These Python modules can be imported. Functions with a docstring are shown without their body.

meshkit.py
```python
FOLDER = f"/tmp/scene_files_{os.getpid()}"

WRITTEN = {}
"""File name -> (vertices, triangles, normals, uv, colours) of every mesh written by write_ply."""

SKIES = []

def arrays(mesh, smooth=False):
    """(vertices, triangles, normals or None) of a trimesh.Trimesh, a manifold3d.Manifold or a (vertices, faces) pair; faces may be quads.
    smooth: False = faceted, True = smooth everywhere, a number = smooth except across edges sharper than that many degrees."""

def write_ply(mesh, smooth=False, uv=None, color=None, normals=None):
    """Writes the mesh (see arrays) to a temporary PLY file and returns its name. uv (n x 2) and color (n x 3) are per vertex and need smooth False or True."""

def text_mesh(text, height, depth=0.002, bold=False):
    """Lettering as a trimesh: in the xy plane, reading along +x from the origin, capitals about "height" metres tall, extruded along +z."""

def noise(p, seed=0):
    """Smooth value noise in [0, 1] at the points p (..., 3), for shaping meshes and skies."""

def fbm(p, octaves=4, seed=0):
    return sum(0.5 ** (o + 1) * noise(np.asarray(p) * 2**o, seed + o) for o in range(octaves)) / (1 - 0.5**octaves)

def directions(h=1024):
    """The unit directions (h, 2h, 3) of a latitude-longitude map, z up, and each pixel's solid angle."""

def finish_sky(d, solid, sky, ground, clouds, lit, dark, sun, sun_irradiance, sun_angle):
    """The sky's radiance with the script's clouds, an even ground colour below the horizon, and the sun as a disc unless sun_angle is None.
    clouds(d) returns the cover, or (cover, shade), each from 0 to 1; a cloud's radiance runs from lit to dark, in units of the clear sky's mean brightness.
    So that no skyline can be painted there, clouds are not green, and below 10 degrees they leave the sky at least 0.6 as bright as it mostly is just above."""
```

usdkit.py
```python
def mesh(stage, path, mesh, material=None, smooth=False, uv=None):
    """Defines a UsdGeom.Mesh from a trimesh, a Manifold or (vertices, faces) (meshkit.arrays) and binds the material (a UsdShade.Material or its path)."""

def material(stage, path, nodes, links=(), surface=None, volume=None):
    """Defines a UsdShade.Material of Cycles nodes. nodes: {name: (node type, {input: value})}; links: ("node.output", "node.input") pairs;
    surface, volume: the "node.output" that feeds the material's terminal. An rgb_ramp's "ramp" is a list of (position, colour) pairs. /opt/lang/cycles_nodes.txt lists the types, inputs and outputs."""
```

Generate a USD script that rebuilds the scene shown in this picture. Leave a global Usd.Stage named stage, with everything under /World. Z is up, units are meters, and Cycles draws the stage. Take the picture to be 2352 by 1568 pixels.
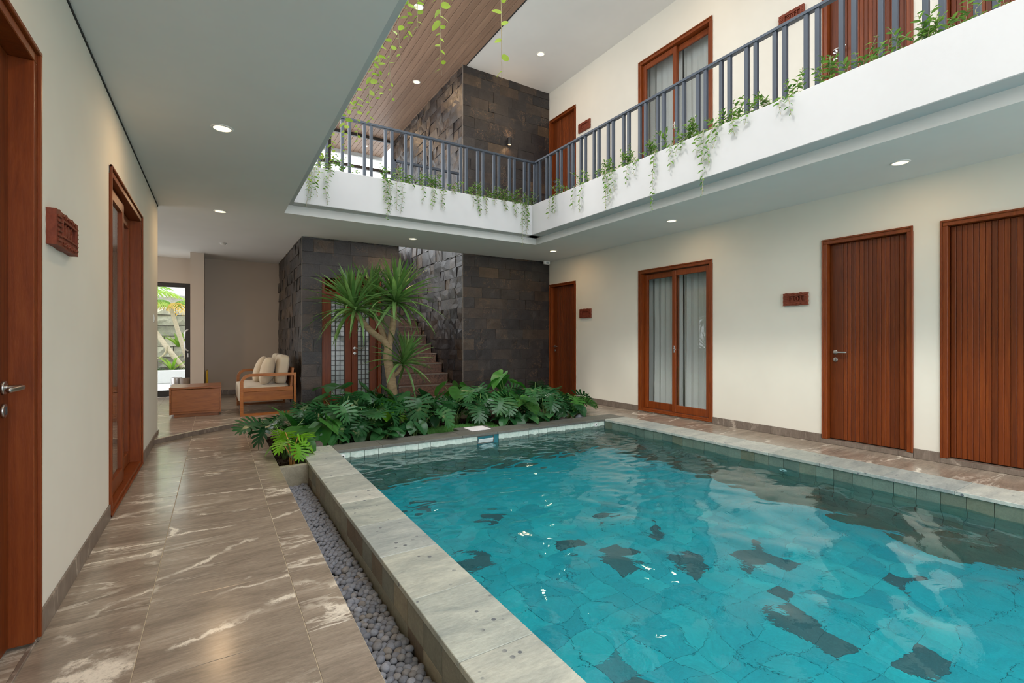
import math, random
import numpy as np
import trimesh
import usdkit, meshkit
from pxr import Usd, UsdGeom, UsdLux, UsdShade, Gf, Sdf, Vt
from shapely.geometry import Polygon, box as sbox
from shapely.ops import unary_union

PI = math.pi
RNG = random.Random(11)
stage = Usd.Stage.CreateInMemory()
UsdGeom.SetStageUpAxis(stage, UsdGeom.Tokens.z)
UsdGeom.SetStageMetersPerUnit(stage, 1.0)
UsdGeom.Xform.Define(stage, '/World')
UsdGeom.Scope.Define(stage, '/World/Looks')

# ------------------------------------------------------------------ camera, sky, exposure
YAW, FPX, CY, EYE = math.radians(31.815), 1095.3, 778.9, 1.2
cam = UsdGeom.Camera.Define(stage, '/World/camera')
cam.CreateHorizontalApertureAttr(36.0)
cam.CreateVerticalApertureAttr(24.0)
cam.CreateFocalLengthAttr(36.0 * FPX / 2352)
cam.CreateVerticalApertureOffsetAttr(-(784 - CY) / 2352 * 36.0)
cam.CreateClippingRangeAttr((0.05, 500.0))
cam.CreateExposureAttr(EXPOSURE := 0.0)
s_, c_ = math.sin(YAW), math.cos(YAW)
cam.AddTransformOp().Set(Gf.Matrix4d(c_, -s_, 0, 0, 0, 0, 1, 0, -s_, -c_, 0, 0, 0, 0, EYE, 1))

dome = UsdLux.DomeLight.Define(stage, '/World/sky')
dome.CreateIntensityAttr(1.06)
dome.CreateColorAttr(Gf.Vec3f(0.945, 0.952, 0.985))
sun = UsdLux.DistantLight.Define(stage, '/World/hazy_sun')
sun.CreateIntensityAttr(20.0)
sun.CreateAngleAttr(9.0)
sun.CreateColorAttr(Gf.Vec3f(1.0, 0.95, 0.86))
sun.AddRotateXYZOp().Set(Gf.Vec3f(0, -39.3, 8))     # high on the left, veiled by cloud
LAMP = 5.2          # scale of all warm ceiling lamps
WARM = Gf.Vec3f(1.0, 0.66, 0.36)


# ------------------------------------------------------------------ materials
def lin(r, g, b):
    f = lambda c: (c / 255 / 12.92) if c <= 10 else ((c / 255 + 0.055) / 1.055) ** 2.4
    return (f(r), f(g), f(b))


M = {}


def mat(name, nodes, links=(), surface='p.BSDF', volume=None):
    M[name] = usdkit.material(stage, '/World/Looks/' + name, nodes, links, surface=surface, volume=volume)
    return M[name]


def plain(name, col, rough=0.5, metal=0.0, spec=0.5, **kw):
    return mat(name, {'p': ('principled_bsdf', dict(base_color=col, roughness=rough, metallic=metal, specular_ior_level=spec, **kw))})


def coords(offset=23.0):
    """world position shifted by a different amount for every object: grain does not run on from piece to piece"""
    n = {'geo': ('geometry', {}), 'oi': ('object_info', {}), 'mo': ('math', dict(math_type='multiply', value2=offset)),
         'cx': ('combine_xyz', {}), 'va': ('vector_math', dict(math_type='add'))}
    l = [('oi.random', 'mo.value1'), ('mo.value', 'cx.x'), ('mo.value', 'cx.y'), ('mo.value', 'cx.z'),
         ('geo.position', 'va.vector1'), ('cx.vector', 'va.vector2')]
    return n, l


def wood(name, dark, mid, light, scale, rough=0.4, vary=0.35, bump=0.15):
    n, l = coords(31.0)
    n |= {'mp': ('mapping', dict(scale=scale)), 'n1': ('noise_texture', dict(scale=1.0, detail=5, roughness=0.62, distortion=1.2)),
          'n2': ('noise_texture', dict(scale=4.5, detail=4, roughness=0.7)), 'ad': ('mix', dict(fac=0.35)),
          'r': ('rgb_ramp', dict(ramp=[(0.25, dark), (0.5, mid), (0.78, light)])),
          'mv': ('map_range', dict(from_min=0, from_max=1, to_min=1 - vary, to_max=1 + vary * 0.6)),
          'h': ('hsv', {}), 'b': ('bump', dict(strength=bump, distance=0.004)),
          'p': ('principled_bsdf', dict(roughness=rough, specular_ior_level=0.35))}
    l += [('va.vector', 'mp.vector'), ('mp.vector', 'n1.vector'), ('mp.vector', 'n2.vector'), ('n1.color', 'ad.color1'), ('n2.color', 'ad.color2'),
          ('ad.color', 'r.fac'), ('r.color', 'h.color'), ('oi.random', 'mv.value'), ('mv.result', 'h.value'), ('h.color', 'p.base_color'),
          ('n2.fac', 'b.height'), ('b.normal', 'p.normal')]
    return mat(name, n, l)


def stone(name, ramp_rnd, tint_dark, tint_light, scale=6.0, rough=0.55, fleck=None, rust=None, spec=0.5, stretch=(1, 1, 1), bump=0.3, interp=True):
    """a stone whose own tone is picked per piece from ramp_rnd, clouded between two multipliers, optional dark flecks"""
    n, l = coords(19.0)
    n |= {'mp': ('mapping', dict(scale=stretch)), 'n1': ('noise_texture', dict(scale=scale, detail=8, roughness=0.65, distortion=0.6)),
          'n2': ('noise_texture', dict(scale=scale * 9, detail=5, roughness=0.7)),
          'rr': ('rgb_ramp', dict(ramp=ramp_rnd, interpolate=interp)), 'rc': ('rgb_ramp', dict(ramp=[(0.3, tint_dark), (0.7, tint_light)])),
          'm': ('mix', dict(mix_type='multiply', fac=1.0)), 'm2': ('mix', dict(mix_type='overlay', fac=0.35)),
          'b': ('bump', dict(strength=bump, distance=0.01)), 'p': ('principled_bsdf', dict(roughness=rough, specular_ior_level=spec))}
    l += [('va.vector', 'mp.vector'), ('mp.vector', 'n1.vector'), ('mp.vector', 'n2.vector'), ('oi.random', 'rr.fac'), ('n1.fac', 'rc.fac'),
          ('rr.color', 'm.color1'), ('rc.color', 'm.color2'), ('m.color', 'm2.color1'), ('n2.fac', 'm2.color2'), ('n2.fac', 'b.height'), ('b.normal', 'p.normal')]
    if fleck:
        n |= {'v': ('voronoi_texture', dict(scale=fleck[0], randomness=1.0)), 'vr': ('rgb_ramp', dict(ramp=[(fleck[1], (1, 1, 1)), (fleck[1] + 0.03, (0, 0, 0))])),
              'vw': ('rgb_ramp', dict(ramp=[(0.5, (0, 0, 0)), (0.6, (1, 1, 1))])), 'vn': ('noise_texture', dict(scale=fleck[0] * 0.35, detail=1)),
              'vm': ('math', dict(math_type='multiply')), 'm3': ('mix', dict(color2=fleck[2]))}
        l += [('va.vector', 'v.vector'), ('v.distance', 'vr.fac'), ('va.vector', 'vn.vector'), ('vn.fac', 'vw.fac'), ('vr.color', 'vm.value1'), ('vw.color', 'vm.value2'),
              ('vm.value', 'm3.fac'), ('m2.color', 'm3.color1'), ('m3.color', 'p.base_color')]
    elif rust:
        n |= {'q1': ('noise_texture', dict(scale=4.2, detail=6, roughness=0.7, distortion=1.5)), 'qr': ('rgb_ramp', dict(ramp=[(0.49, (0, 0, 0)), (0.5, (0.8, 0.8, 0.8)), (0.512, (0, 0, 0))])),
              'q2': ('noise_texture', dict(scale=2.3, detail=2)), 'qm': ('rgb_ramp', dict(ramp=[(0.5, (0, 0, 0)), (0.62, (1, 1, 1))])), 'qq': ('math', dict(math_type='multiply')), 'm3': ('mix', dict(color2=rust))}
        l += [('va.vector', 'q1.vector'), ('q1.fac', 'qr.fac'), ('va.vector', 'q2.vector'), ('q2.fac', 'qm.fac'), ('qr.color', 'qq.value1'), ('qm.color', 'qq.value2'), ('qq.value', 'm3.fac'), ('m2.color', 'm3.color1'), ('m3.color', 'p.base_color')]
    else:
        l += [('m2.color', 'p.base_color')]
    return mat(name, n, l)


def marble(name, base1, base2, vein, rough, stretch=(0.7, 3.4, 1.0), spec=0.5):
    """brown-grey floor tile with pale drawn-out veins; every tile its own cut of the pattern"""
    n, l = coords(13.0)
    n |= {'mp': ('mapping', dict(scale=stretch, rotation=(0, 0, 0.17))), 'n1': ('noise_texture', dict(scale=2.2, detail=9, roughness=0.62, distortion=0.9)),
          'n2': ('noise_texture', dict(scale=1.15, detail=7, roughness=0.58, distortion=0.5)), 'nf': ('noise_texture', dict(scale=26, detail=6, roughness=0.72)),
          'n3': ('noise_texture', dict(scale=1.1, detail=3, roughness=0.5)),
          'rb': ('rgb_ramp', dict(ramp=[(0.28, base1), (0.5, tuple((np.array(base1) + base2) / 2)), (0.72, base2)])),
          'rv': ('rgb_ramp', dict(ramp=[(0.487, (0, 0, 0)), (0.499, (0.9, 0.9, 0.9)), (0.503, (0.9, 0.9, 0.9)), (0.527, (0, 0, 0))])),
          'rm': ('rgb_ramp', dict(ramp=[(0.5, (0, 0, 0)), (0.66, (0.8, 0.8, 0.8))])),
          'rs': ('rgb_ramp', dict(ramp=[(0.6, (0, 0, 0)), (0.82, (0.6, 0.6, 0.6))])),
          'mm': ('math', dict(math_type='multiply')), 'mx': ('math', dict(math_type='multiply_add', use_clamp=True)), 'ov': ('mix', dict(mix_type='overlay', fac=0.5)),
          'nd': ('noise_texture', dict(scale=3.0, detail=9, roughness=0.72)), 'wd': ('vector_math', dict(math_type='multiply_add', vector2=(0.55, 0.22, 0.3))),
          'ms': ('mapping', dict(scale=(0.75, 1.9, 1.0), rotation=(0, 0, -0.35))), 'vo': ('voronoi_texture', dict(feature='distance_to_edge', scale=1.0, randomness=1.0)), 'rk': ('rgb_ramp', dict(ramp=[(0.0, (1, 1, 1)), (0.010, (0.8, 0.8, 0.8)), (0.022, (0.12, 0.12, 0.12)), (0.035, (0, 0, 0))])),
          'n4': ('noise_texture', dict(scale=2.1, detail=4, roughness=0.6)), 'r4': ('rgb_ramp', dict(ramp=[(0.48, (0, 0, 0)), (0.58, (1, 1, 1))])), 'm4': ('math', dict(math_type='multiply')), 'mxx': ('math', dict(math_type='maximum')),
          'm': ('mix', dict(color2=vein)), 'p': ('principled_bsdf', dict(roughness=rough, specular_ior_level=spec))}
    l += [('va.vector', 'nd.vector'), ('nd.color', 'wd.vector1'), ('va.vector', 'wd.vector3'), ('wd.vector', 'ms.vector'), ('ms.vector', 'vo.vector'), ('vo.distance', 'rk.fac'), ('va.vector', 'n4.vector'), ('n4.fac', 'r4.fac'),
          ('rk.color', 'm4.value1'), ('r4.color', 'm4.value2'), ('m4.value', 'mxx.value1'), ('mx.value', 'mxx.value2')]
    l += [('va.vector', 'mp.vector'), ('mp.vector', 'n1.vector'), ('mp.vector', 'n2.vector'), ('mp.vector', 'nf.vector'), ('va.vector', 'n3.vector'),
          ('n1.fac', 'rb.fac'), ('n2.fac', 'rv.fac'), ('n3.fac', 'rm.fac'), ('rv.color', 'mm.value1'), ('rm.color', 'mm.value2'),
          ('n1.fac', 'rs.fac'), ('rs.color', 'mx.value1'), ('nf.fac', 'mx.value2'), ('mm.value', 'mx.value3'),
          ('rb.color', 'ov.color1'), ('nf.fac', 'ov.color2'), ('ov.color', 'm.color1'), ('mxx.value', 'm.fac'), ('m.color', 'p.base_color')]
    return mat(name, n, l)


def plaster(name, col, rough=0.85):
    n = {'geo': ('geometry', {}), 'n': ('noise_texture', dict(scale=1.6, detail=5, roughness=0.6)), 'mv': ('map_range', dict(from_min=0.2, from_max=0.8, to_min=0.955, to_max=1.03)),
         'h': ('hsv', dict(color=col)), 'n2': ('noise_texture', dict(scale=70, detail=3)), 'b': ('bump', dict(strength=0.05, distance=0.004)),
         'p': ('principled_bsdf', dict(roughness=rough, specular_ior_level=0.25))}
    l = [('geo.position', 'n.vector'), ('geo.position', 'n2.vector'), ('n.fac', 'mv.value'), ('mv.result', 'h.value'), ('h.color', 'p.base_color'),
         ('n2.fac', 'b.height'), ('b.normal', 'p.normal')]
    return mat(name, n, l)


def leafmat(name, c1, c2, rough=0.35, trans=0.3, tcol=None):
    n = {'oi': ('object_info', {}), 'geo': ('geometry', {}), 'r': ('rgb_ramp', dict(ramp=[(0.0, c1), (1.0, c2)])), 'n': ('noise_texture', dict(scale=14, detail=3)),
         'mv': ('map_range', dict(from_min=0.2, from_max=0.8, to_min=0.75, to_max=1.2)), 'h': ('hsv', {}), 'h2': ('hsv', dict(saturation=1.1, value=1.5)),
         'p': ('principled_bsdf', dict(roughness=rough, specular_ior_level=0.5)), 't': ('translucent_bsdf', {}), 'x': ('mix_closure', dict(fac=trans))}
    l = [('oi.random', 'r.fac'), ('geo.position', 'n.vector'), ('n.fac', 'mv.value'), ('r.color', 'h.color'), ('mv.result', 'h.value'), ('h.color', 'p.base_color'),
         ('h.color', 'h2.color'), ('h2.color', 't.color'), ('p.BSDF', 'x.closure1'), ('t.BSDF', 'x.closure2')]
    return mat(name, n, l, surface='x.closure')


def glow(name, col, strength):
    return mat(name, {'e': ('emission', dict(color=col, strength=strength))}, surface='e.emission')


def pane(name, tint, rough=0.0):
    """clear sheet: see-through, mirror-like at a glance (Schlick), the same from both faces"""
    n = {'t': ('transparent_bsdf', dict(color=tint)), 'g': ('glossy_bsdf', dict(color=(1, 1, 1), roughness=rough)), 'w': ('layer_weight', dict(blend=0.5)),
         'p5': ('math', dict(math_type='power', value2=5.0)), 'sc': ('math', dict(math_type='multiply_add', value2=0.94, value3=0.035)), 'x': ('mix_closure', {})}
    l = [('w.facing', 'p5.value1'), ('p5.value', 'sc.value1'), ('sc.value', 'x.fac'), ('t.BSDF', 'x.closure1'), ('g.BSDF', 'x.closure2')]
    return mat(name, n, l, surface='x.closure')


plaster('wall_paint', (0.735, 0.71, 0.625))
plaster('ceiling_paint', (0.74, 0.74, 0.72))
plaster('white_paint', (0.575, 0.58, 0.58))
plaster('lobby_paint', (0.55, 0.475, 0.395))
plaster('concrete', (0.62, 0.63, 0.62))
marble('floor_marble', lin(124, 112, 99), lin(170, 157, 141), lin(236, 228, 212), 0.2)
marble('base_marble', lin(100, 88, 79), lin(128, 116, 105), lin(170, 158, 145), 0.35, stretch=(3.4, 3.4, 0.8))
plain('grout', lin(196, 184, 160), 0.8)
plain('pool_grout', lin(44, 120, 132), 0.8)
plain('dark_grout', (0.03, 0.03, 0.03), 0.9)
wood('door_wood', lin(62, 23, 4), lin(108, 48, 10), lin(142, 72, 20), (26, 26, 1.3), rough=0.42, vary=0.3)
wood('frame_wood', lin(82, 33, 8), lin(120, 55, 16), lin(146, 78, 30), (18, 18, 1.6), rough=0.42, vary=0.12)
wood('carved_wood', lin(70, 26, 14), lin(118, 54, 34), lin(150, 80, 54), (14, 14, 14), rough=0.6, vary=0.1)
wood('teak', lin(114, 62, 22), lin(162, 98, 42), lin(190, 126, 62), (3, 3, 22), rough=0.38, vary=0.15)
wood('table_wood', lin(98, 54, 26), lin(142, 86, 44), lin(168, 110, 62), (2.4, 2.4, 16), rough=0.3, vary=0.1)
wood('ceiling_wood', lin(112, 88, 72), lin(148, 120, 101), lin(172, 142, 120), (16, 1.0, 16), rough=0.5, vary=0.13)
stone('black_stone', [(0.0, lin(42, 41, 44)), (0.5, lin(58, 55, 54)), (0.7, lin(48, 47, 50)), (0.88, lin(72, 62, 54)), (0.97, lin(92, 78, 62)), (1.0, lin(62, 57, 55))],
      (0.45, 0.42, 0.4), (1.15, 1.1, 1.05), scale=4.5, rough=0.36, bump=0.5, rust=lin(150, 120, 88))
stone('pale_edge_stone', [(0.0, lin(120, 106, 88)), (1.0, lin(160, 144, 122))], (0.75, 0.75, 0.75), (1.05, 1.05, 1.05), scale=7, rough=0.7)
stone('coping_stone', [(0.0, lin(170, 178, 172)), (0.3, lin(194, 196, 184)), (0.5, lin(158, 168, 168)), (0.75, lin(200, 202, 194)), (1.0, lin(182, 190, 186))],
      (0.62, 0.65, 0.66), (1.16, 1.14, 1.08), scale=3.4, rough=0.45, fleck=(17, 0.17, lin(104, 110, 114)), stretch=(0.8, 2.4, 1), bump=0.25)
stone('dark_coping_stone', [(0.0, lin(96, 98, 94)), (1.0, lin(124, 124, 116))], (0.75, 0.76, 0.76), (1.1, 1.08, 1.04), scale=5, rough=0.5, stretch=(0.8, 2.0, 1))
stone('trench_tile_stone', [(0.0, lin(132, 134, 122)), (0.3, lin(152, 150, 134)), (0.6, lin(126, 130, 122)), (0.8, lin(164, 158, 138)), (0.92, lin(106, 90, 74)), (1.0, lin(142, 140, 128))],
      (0.75, 0.75, 0.75), (1.1, 1.08, 1.05), scale=7, rough=0.6)
stone('pool_tile_stone', [(0.0, lin(42, 190, 206)), (0.2, lin(52, 204, 216)), (0.4, lin(38, 180, 198)), (0.6, lin(58, 208, 218)), (0.8, lin(44, 192, 208)), (0.90, lin(50, 184, 200)), (0.905, lin(76, 122, 130)), (0.96, lin(70, 112, 122)), (0.961, lin(44, 176, 192)), (1.0, lin(56, 198, 210))],
      (0.84, 0.86, 0.86), (1.08, 1.05, 1.05), scale=6, rough=0.5)
stone('pool_wall_stone', [(0.0, lin(96, 118, 108)), (0.5, lin(116, 138, 126)), (0.8, lin(110, 118, 98)), (1.0, lin(98, 124, 118))], (0.75, 0.76, 0.76), (1.1, 1.06, 1.04), scale=8, rough=0.5)
n, l = coords(9.0)     # far waterline tiles: pale mint down to a ragged line
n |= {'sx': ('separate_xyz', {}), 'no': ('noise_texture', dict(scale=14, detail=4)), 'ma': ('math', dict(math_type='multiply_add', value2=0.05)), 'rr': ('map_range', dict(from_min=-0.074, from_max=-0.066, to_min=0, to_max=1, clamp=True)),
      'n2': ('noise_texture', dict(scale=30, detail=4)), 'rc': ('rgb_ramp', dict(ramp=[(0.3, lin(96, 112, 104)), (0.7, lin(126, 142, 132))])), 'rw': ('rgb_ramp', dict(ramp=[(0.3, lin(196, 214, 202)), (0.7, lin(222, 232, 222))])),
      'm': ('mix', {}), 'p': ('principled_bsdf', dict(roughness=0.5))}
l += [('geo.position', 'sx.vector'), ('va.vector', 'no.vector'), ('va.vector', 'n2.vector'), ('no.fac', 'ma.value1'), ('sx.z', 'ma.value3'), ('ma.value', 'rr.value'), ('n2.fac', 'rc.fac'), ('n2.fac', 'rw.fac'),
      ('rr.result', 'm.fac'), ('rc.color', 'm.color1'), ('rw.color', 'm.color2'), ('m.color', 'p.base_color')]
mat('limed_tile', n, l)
stone('step_stone', [(0.0, lin(84, 60, 48)), (1.0, lin(100, 74, 58))], (0.22, 0.2, 0.2), (1.9, 1.75, 1.6), scale=22, rough=0.4, stretch=(1, 1, 1), rust=lin(200, 160, 130))
stone('pebble_stone', [(0.0, lin(104, 108, 116)), (0.4, lin(134, 138, 146)), (0.7, lin(116, 120, 127)), (0.88, lin(130, 124, 116)), (1.0, lin(150, 154, 162))],
      (0.75, 0.75, 0.76), (1.1, 1.1, 1.1), scale=30, rough=0.7, fleck=None, bump=0.15)
stone('boulder_stone', [(0.0, lin(60, 54, 50)), (1.0, lin(88, 78, 70))], (0.5, 0.5, 0.5), (1.1, 1.1, 1.1), scale=10, rough=0.6)
stone('garden_rock', [(0.0, lin(176, 176, 164)), (1.0, lin(212, 208, 192))], (0.55, 0.56, 0.55), (1.1, 1.08, 1.0), scale=3, rough=0.8)
stone('bark', [(0.0, lin(150, 132, 104)), (1.0, lin(160, 142, 112))], (0.6, 0.56, 0.5), (1.15, 1.12, 1.05), scale=9, rough=0.8, stretch=(1, 1, 5), bump=0.6)
stone('palm_bark', [(0.0, lin(196, 184, 160)), (1.0, lin(206, 194, 170))], (0.75, 0.74, 0.72), (1.1, 1.08, 1.04), scale=8, rough=0.8, stretch=(1, 1, 5))
plain('soil', lin(52, 38, 28), 0.95)
plain('edge_trim', lin(118, 110, 102), 0.6)
plain('steel', (0.55, 0.55, 0.54), 0.3, 1.0)
plain('rail_paint', lin(58, 68, 80), 0.38)
plain('black_metal', lin(40, 38, 37), 0.4)
plain('black_plastic', (0.02, 0.02, 0.022), 0.5)
plain('white_plastic', (0.8, 0.8, 0.78), 0.4)
plain('brown_metal', lin(120, 106, 92), 0.35)
plain('yellow_plastic', lin(240, 190, 20), 0.45)
plain('cushion_cloth', lin(196, 184, 162), 0.9, sheen_weight=0.2)
plain('pillow_cloth', lin(206, 190, 164), 0.9, sheen_weight=0.2)
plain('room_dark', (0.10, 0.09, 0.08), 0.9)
mat('curtain_cloth', {'p': ('principled_bsdf', dict(base_color=(0.78, 0.80, 0.78), roughness=0.9)), 't': ('translucent_bsdf', dict(color=(0.7, 0.72, 0.7))), 'x': ('mix_closure', dict(fac=0.25))},
    [('p.BSDF', 'x.closure1'), ('t.BSDF', 'x.closure2')], surface='x.closure')
pane('window_glass', (0.93, 0.95, 0.95))
mat('frosted_glass', {'p': ('principled_bsdf', dict(base_color=(0.36, 0.42, 0.44), roughness=0.08, specular_ior_level=0.6))})
glow('lamp_glow', (1.0, 0.86, 0.58), 1.7)
plain('paper', (0.85, 0.84, 0.86), 0.7)
plain('turf', lin(74, 128, 56), 0.95)
plain('sign_print', lin(240, 240, 240), 0.5)
leafmat('leaf_dark', lin(32, 78, 44), lin(62, 116, 66), 0.27, 0.22)
leafmat('leaf_mid', lin(44, 98, 40), lin(76, 132, 58), 0.33, 0.3)
leafmat('leaf_bright', lin(96, 160, 34), lin(130, 188, 56), 0.32, 0.35)
leafmat('leaf_spear', lin(74, 114, 58), lin(122, 158, 92), 0.36, 0.3)
leafmat('leaf_vine', lin(70, 112, 48), lin(124, 160, 76), 0.45, 0.35)
leafmat('leaf_vine_lit', lin(150, 184, 78), lin(192, 214, 116), 0.45, 0.42)  # vine leaves with the backlight put into a paler, yellower colour
leafmat('leaf_palm', lin(104, 150, 50), lin(170, 196, 90), 0.45, 0.4)
leafmat('leaf_palm_dry', lin(200, 164, 84), lin(220, 184, 100), 0.5, 0.4)
plain('stem_green', lin(98, 128, 66), 0.5)
plain('stem_pale', lin(168, 158, 128), 0.6)
plain('stem_orange', lin(196, 140, 80), 0.6)
mat('water', {'geo': ('geometry', {}), 'mp': ('mapping', dict(scale=(1.0, 1.0, 1.0))), 'n': ('noise_texture', dict(scale=5.5, detail=4, roughness=0.5, distortion=0.5)),
              'b': ('bump', dict(strength=0.35, distance=0.012)), 'p': ('principled_bsdf', dict(base_color=(0.56, 0.97, 1.0), roughness=0.0, ior=1.33, transmission_weight=1.0))},
    [('geo.position', 'mp.vector'), ('mp.vector', 'n.vector'), ('n.fac', 'b.height'), ('b.normal', 'p.normal')])

# ------------------------------------------------------------------ mesh and prim helpers
USED = {}


def numbered(parent, name):
    k = USED.setdefault(parent, {})
    i = k.get(name, 0)
    k[name] = i + 1
    return f'{parent}/{name}' if i == 0 else f'{parent}/{name}_{i:03d}'


def ppath(parent):
    return '/World' if parent is None else str(parent.GetPath())


def tag(p, label=None, cat=None, group=None, kind=None):
    for k, v in (('label', label), ('category', cat), ('group', group), ('kind', kind)):
        if v:
            p.SetCustomDataByKey(k, v)
    return p


def obj(name, mesh, m, parent=None, smooth=False, label=None, cat=None, group=None, kind=None):
    path = numbered(ppath(parent), name)
    p = usdkit.mesh(stage, path, mesh, M[m] if isinstance(m, str) else m, smooth=smooth).GetPrim()
    return tag(p, label, cat, group, kind)


def thing(name, label=None, cat=None, loc=(0, 0, 0), rz=0.0, scale=None, group=None, kind=None, parent=None):
    path = numbered(ppath(parent), name)
    x = UsdGeom.Xform.Define(stage, path)
    x.AddTranslateOp().Set(Gf.Vec3d(*map(float, loc)))
    x.AddRotateZOp().Set(float(rz))
    if scale is not None:
        x.AddScaleOp().Set(Gf.Vec3f(*([scale] * 3 if np.ndim(scale) == 0 else scale)))
    return tag(x.GetPrim(), label, cat, group, kind)


def struct(name, mesh, m, parent=None, smooth=False):
    return obj(name, mesh, m, parent, smooth, kind=None if parent else 'structure')


def dup(src, name, label, loc, rz=0.0, scale=1.0, group=None, tilt=None):
    path = numbered('/World', name)
    x = UsdGeom.Xform.Define(stage, path)
    p = x.GetPrim()
    p.GetReferences().AddInternalReference(src.GetPath())
    x.ClearXformOpOrder()
    x.AddTranslateOp().Set(Gf.Vec3d(*map(float, loc)))
    x.AddRotateZOp().Set(float(rz))
    x.AddScaleOp().Set(Gf.Vec3f(*([scale] * 3 if np.ndim(scale) == 0 else scale)))
    p.SetInstanceable(True)
    return tag(p, label, None, group)


def cat(parts):
    return trimesh.util.concatenate([p for p in parts])


def tm(v, f):
    return trimesh.Trimesh(np.asarray(v, float), np.asarray(f, int), process=False)


_S = np.array([[x, y, z] for x in (-1, 1) for y in (-1, 1) for z in (-1, 1)], float)


def _cham_pts(h, b):
    P = []
    for s in _S:
        for ax in range(3):
            q = s * (h - b)
            q[ax] = s[ax] * h[ax]
            P.append(q)
    return np.array(P)


_hull = trimesh.convex.convex_hull(_cham_pts(np.array([1., 1., 1.]), 0.2))
_pts0 = _cham_pts(np.array([1., 1., 1.]), 0.2)
_idx = [int(np.argmin(np.linalg.norm(_pts0 - v, axis=1))) for v in _hull.vertices]
_CF = np.array(_idx)[_hull.faces]


def bx(x0, x1, y0, y1, z0, z1, b=0.0):
    lo, hi = np.array([min(x0, x1), min(y0, y1), min(z0, z1)], float), np.array([max(x0, x1), max(y0, y1), max(z0, z1)], float)
    c, h = (lo + hi) / 2, (hi - lo) / 2
    if b <= 0:
        m = trimesh.creation.box(extents=hi - lo)
        m.apply_translation(c)
        return m
    b = min(b, h.min() * 0.9)
    return tm(_cham_pts(h, b) + c, _CF)


def prism(poly, z0, z1):
    m = trimesh.creation.extrude_polygon(poly, z1 - z0)
    m.apply_translation([0, 0, z0])
    return m


def frame_mat(o, ex, ey, ez):
    T = np.eye(4)
    T[:3, 0], T[:3, 1], T[:3, 2], T[:3, 3] = ex, ey, ez, o
    return T


def upright(poly, t0, t1):
    """polygon in (u, z), extruded along +y from t0 to t1"""
    m = trimesh.creation.extrude_polygon(poly, t1 - t0)
    m.apply_transform(frame_mat([0, t1, 0], [1, 0, 0], [0, 0, 1], [0, -1, 0]))
    return m


def tube(pts, r, n=6, caps=True):
    p = np.asarray(pts, float)
    r = np.broadcast_to(np.asarray(r, float), (len(p),))
    t = np.gradient(p, axis=0)
    t /= np.linalg.norm(t, axis=1, keepdims=True) + 1e-12
    ref = np.array([0, 0, 1.0]) if abs(t[:, 2]).mean() < 0.8 else np.array([1.0, 0, 0])
    a = np.cross(t, ref)
    a /= np.linalg.norm(a, axis=1, keepdims=True) + 1e-12
    b = np.cross(t, a)
    ang = np.arange(n) * 2 * PI / n
    v = (p[:, None] + r[:, None, None] * (np.cos(ang)[None, :, None] * a[:, None] + np.sin(ang)[None, :, None] * b[:, None])).reshape(-1, 3)
    f = []
    for i in range(len(p) - 1):
        for j in range(n):
            q = [i * n + j, i * n + (j + 1) % n, (i + 1) * n + (j + 1) % n, (i + 1) * n + j]
            f += [[q[0], q[2], q[1]], [q[0], q[3], q[2]]]
    if caps:
        v = np.vstack([v, p[0], p[-1]])
        k = len(p) * n
        for j in range(n):
            f += [[k, j, (j + 1) % n], [k + 1, (len(p) - 1) * n + (j + 1) % n, (len(p) - 1) * n + j]]
    return tm(v, f)


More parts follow.
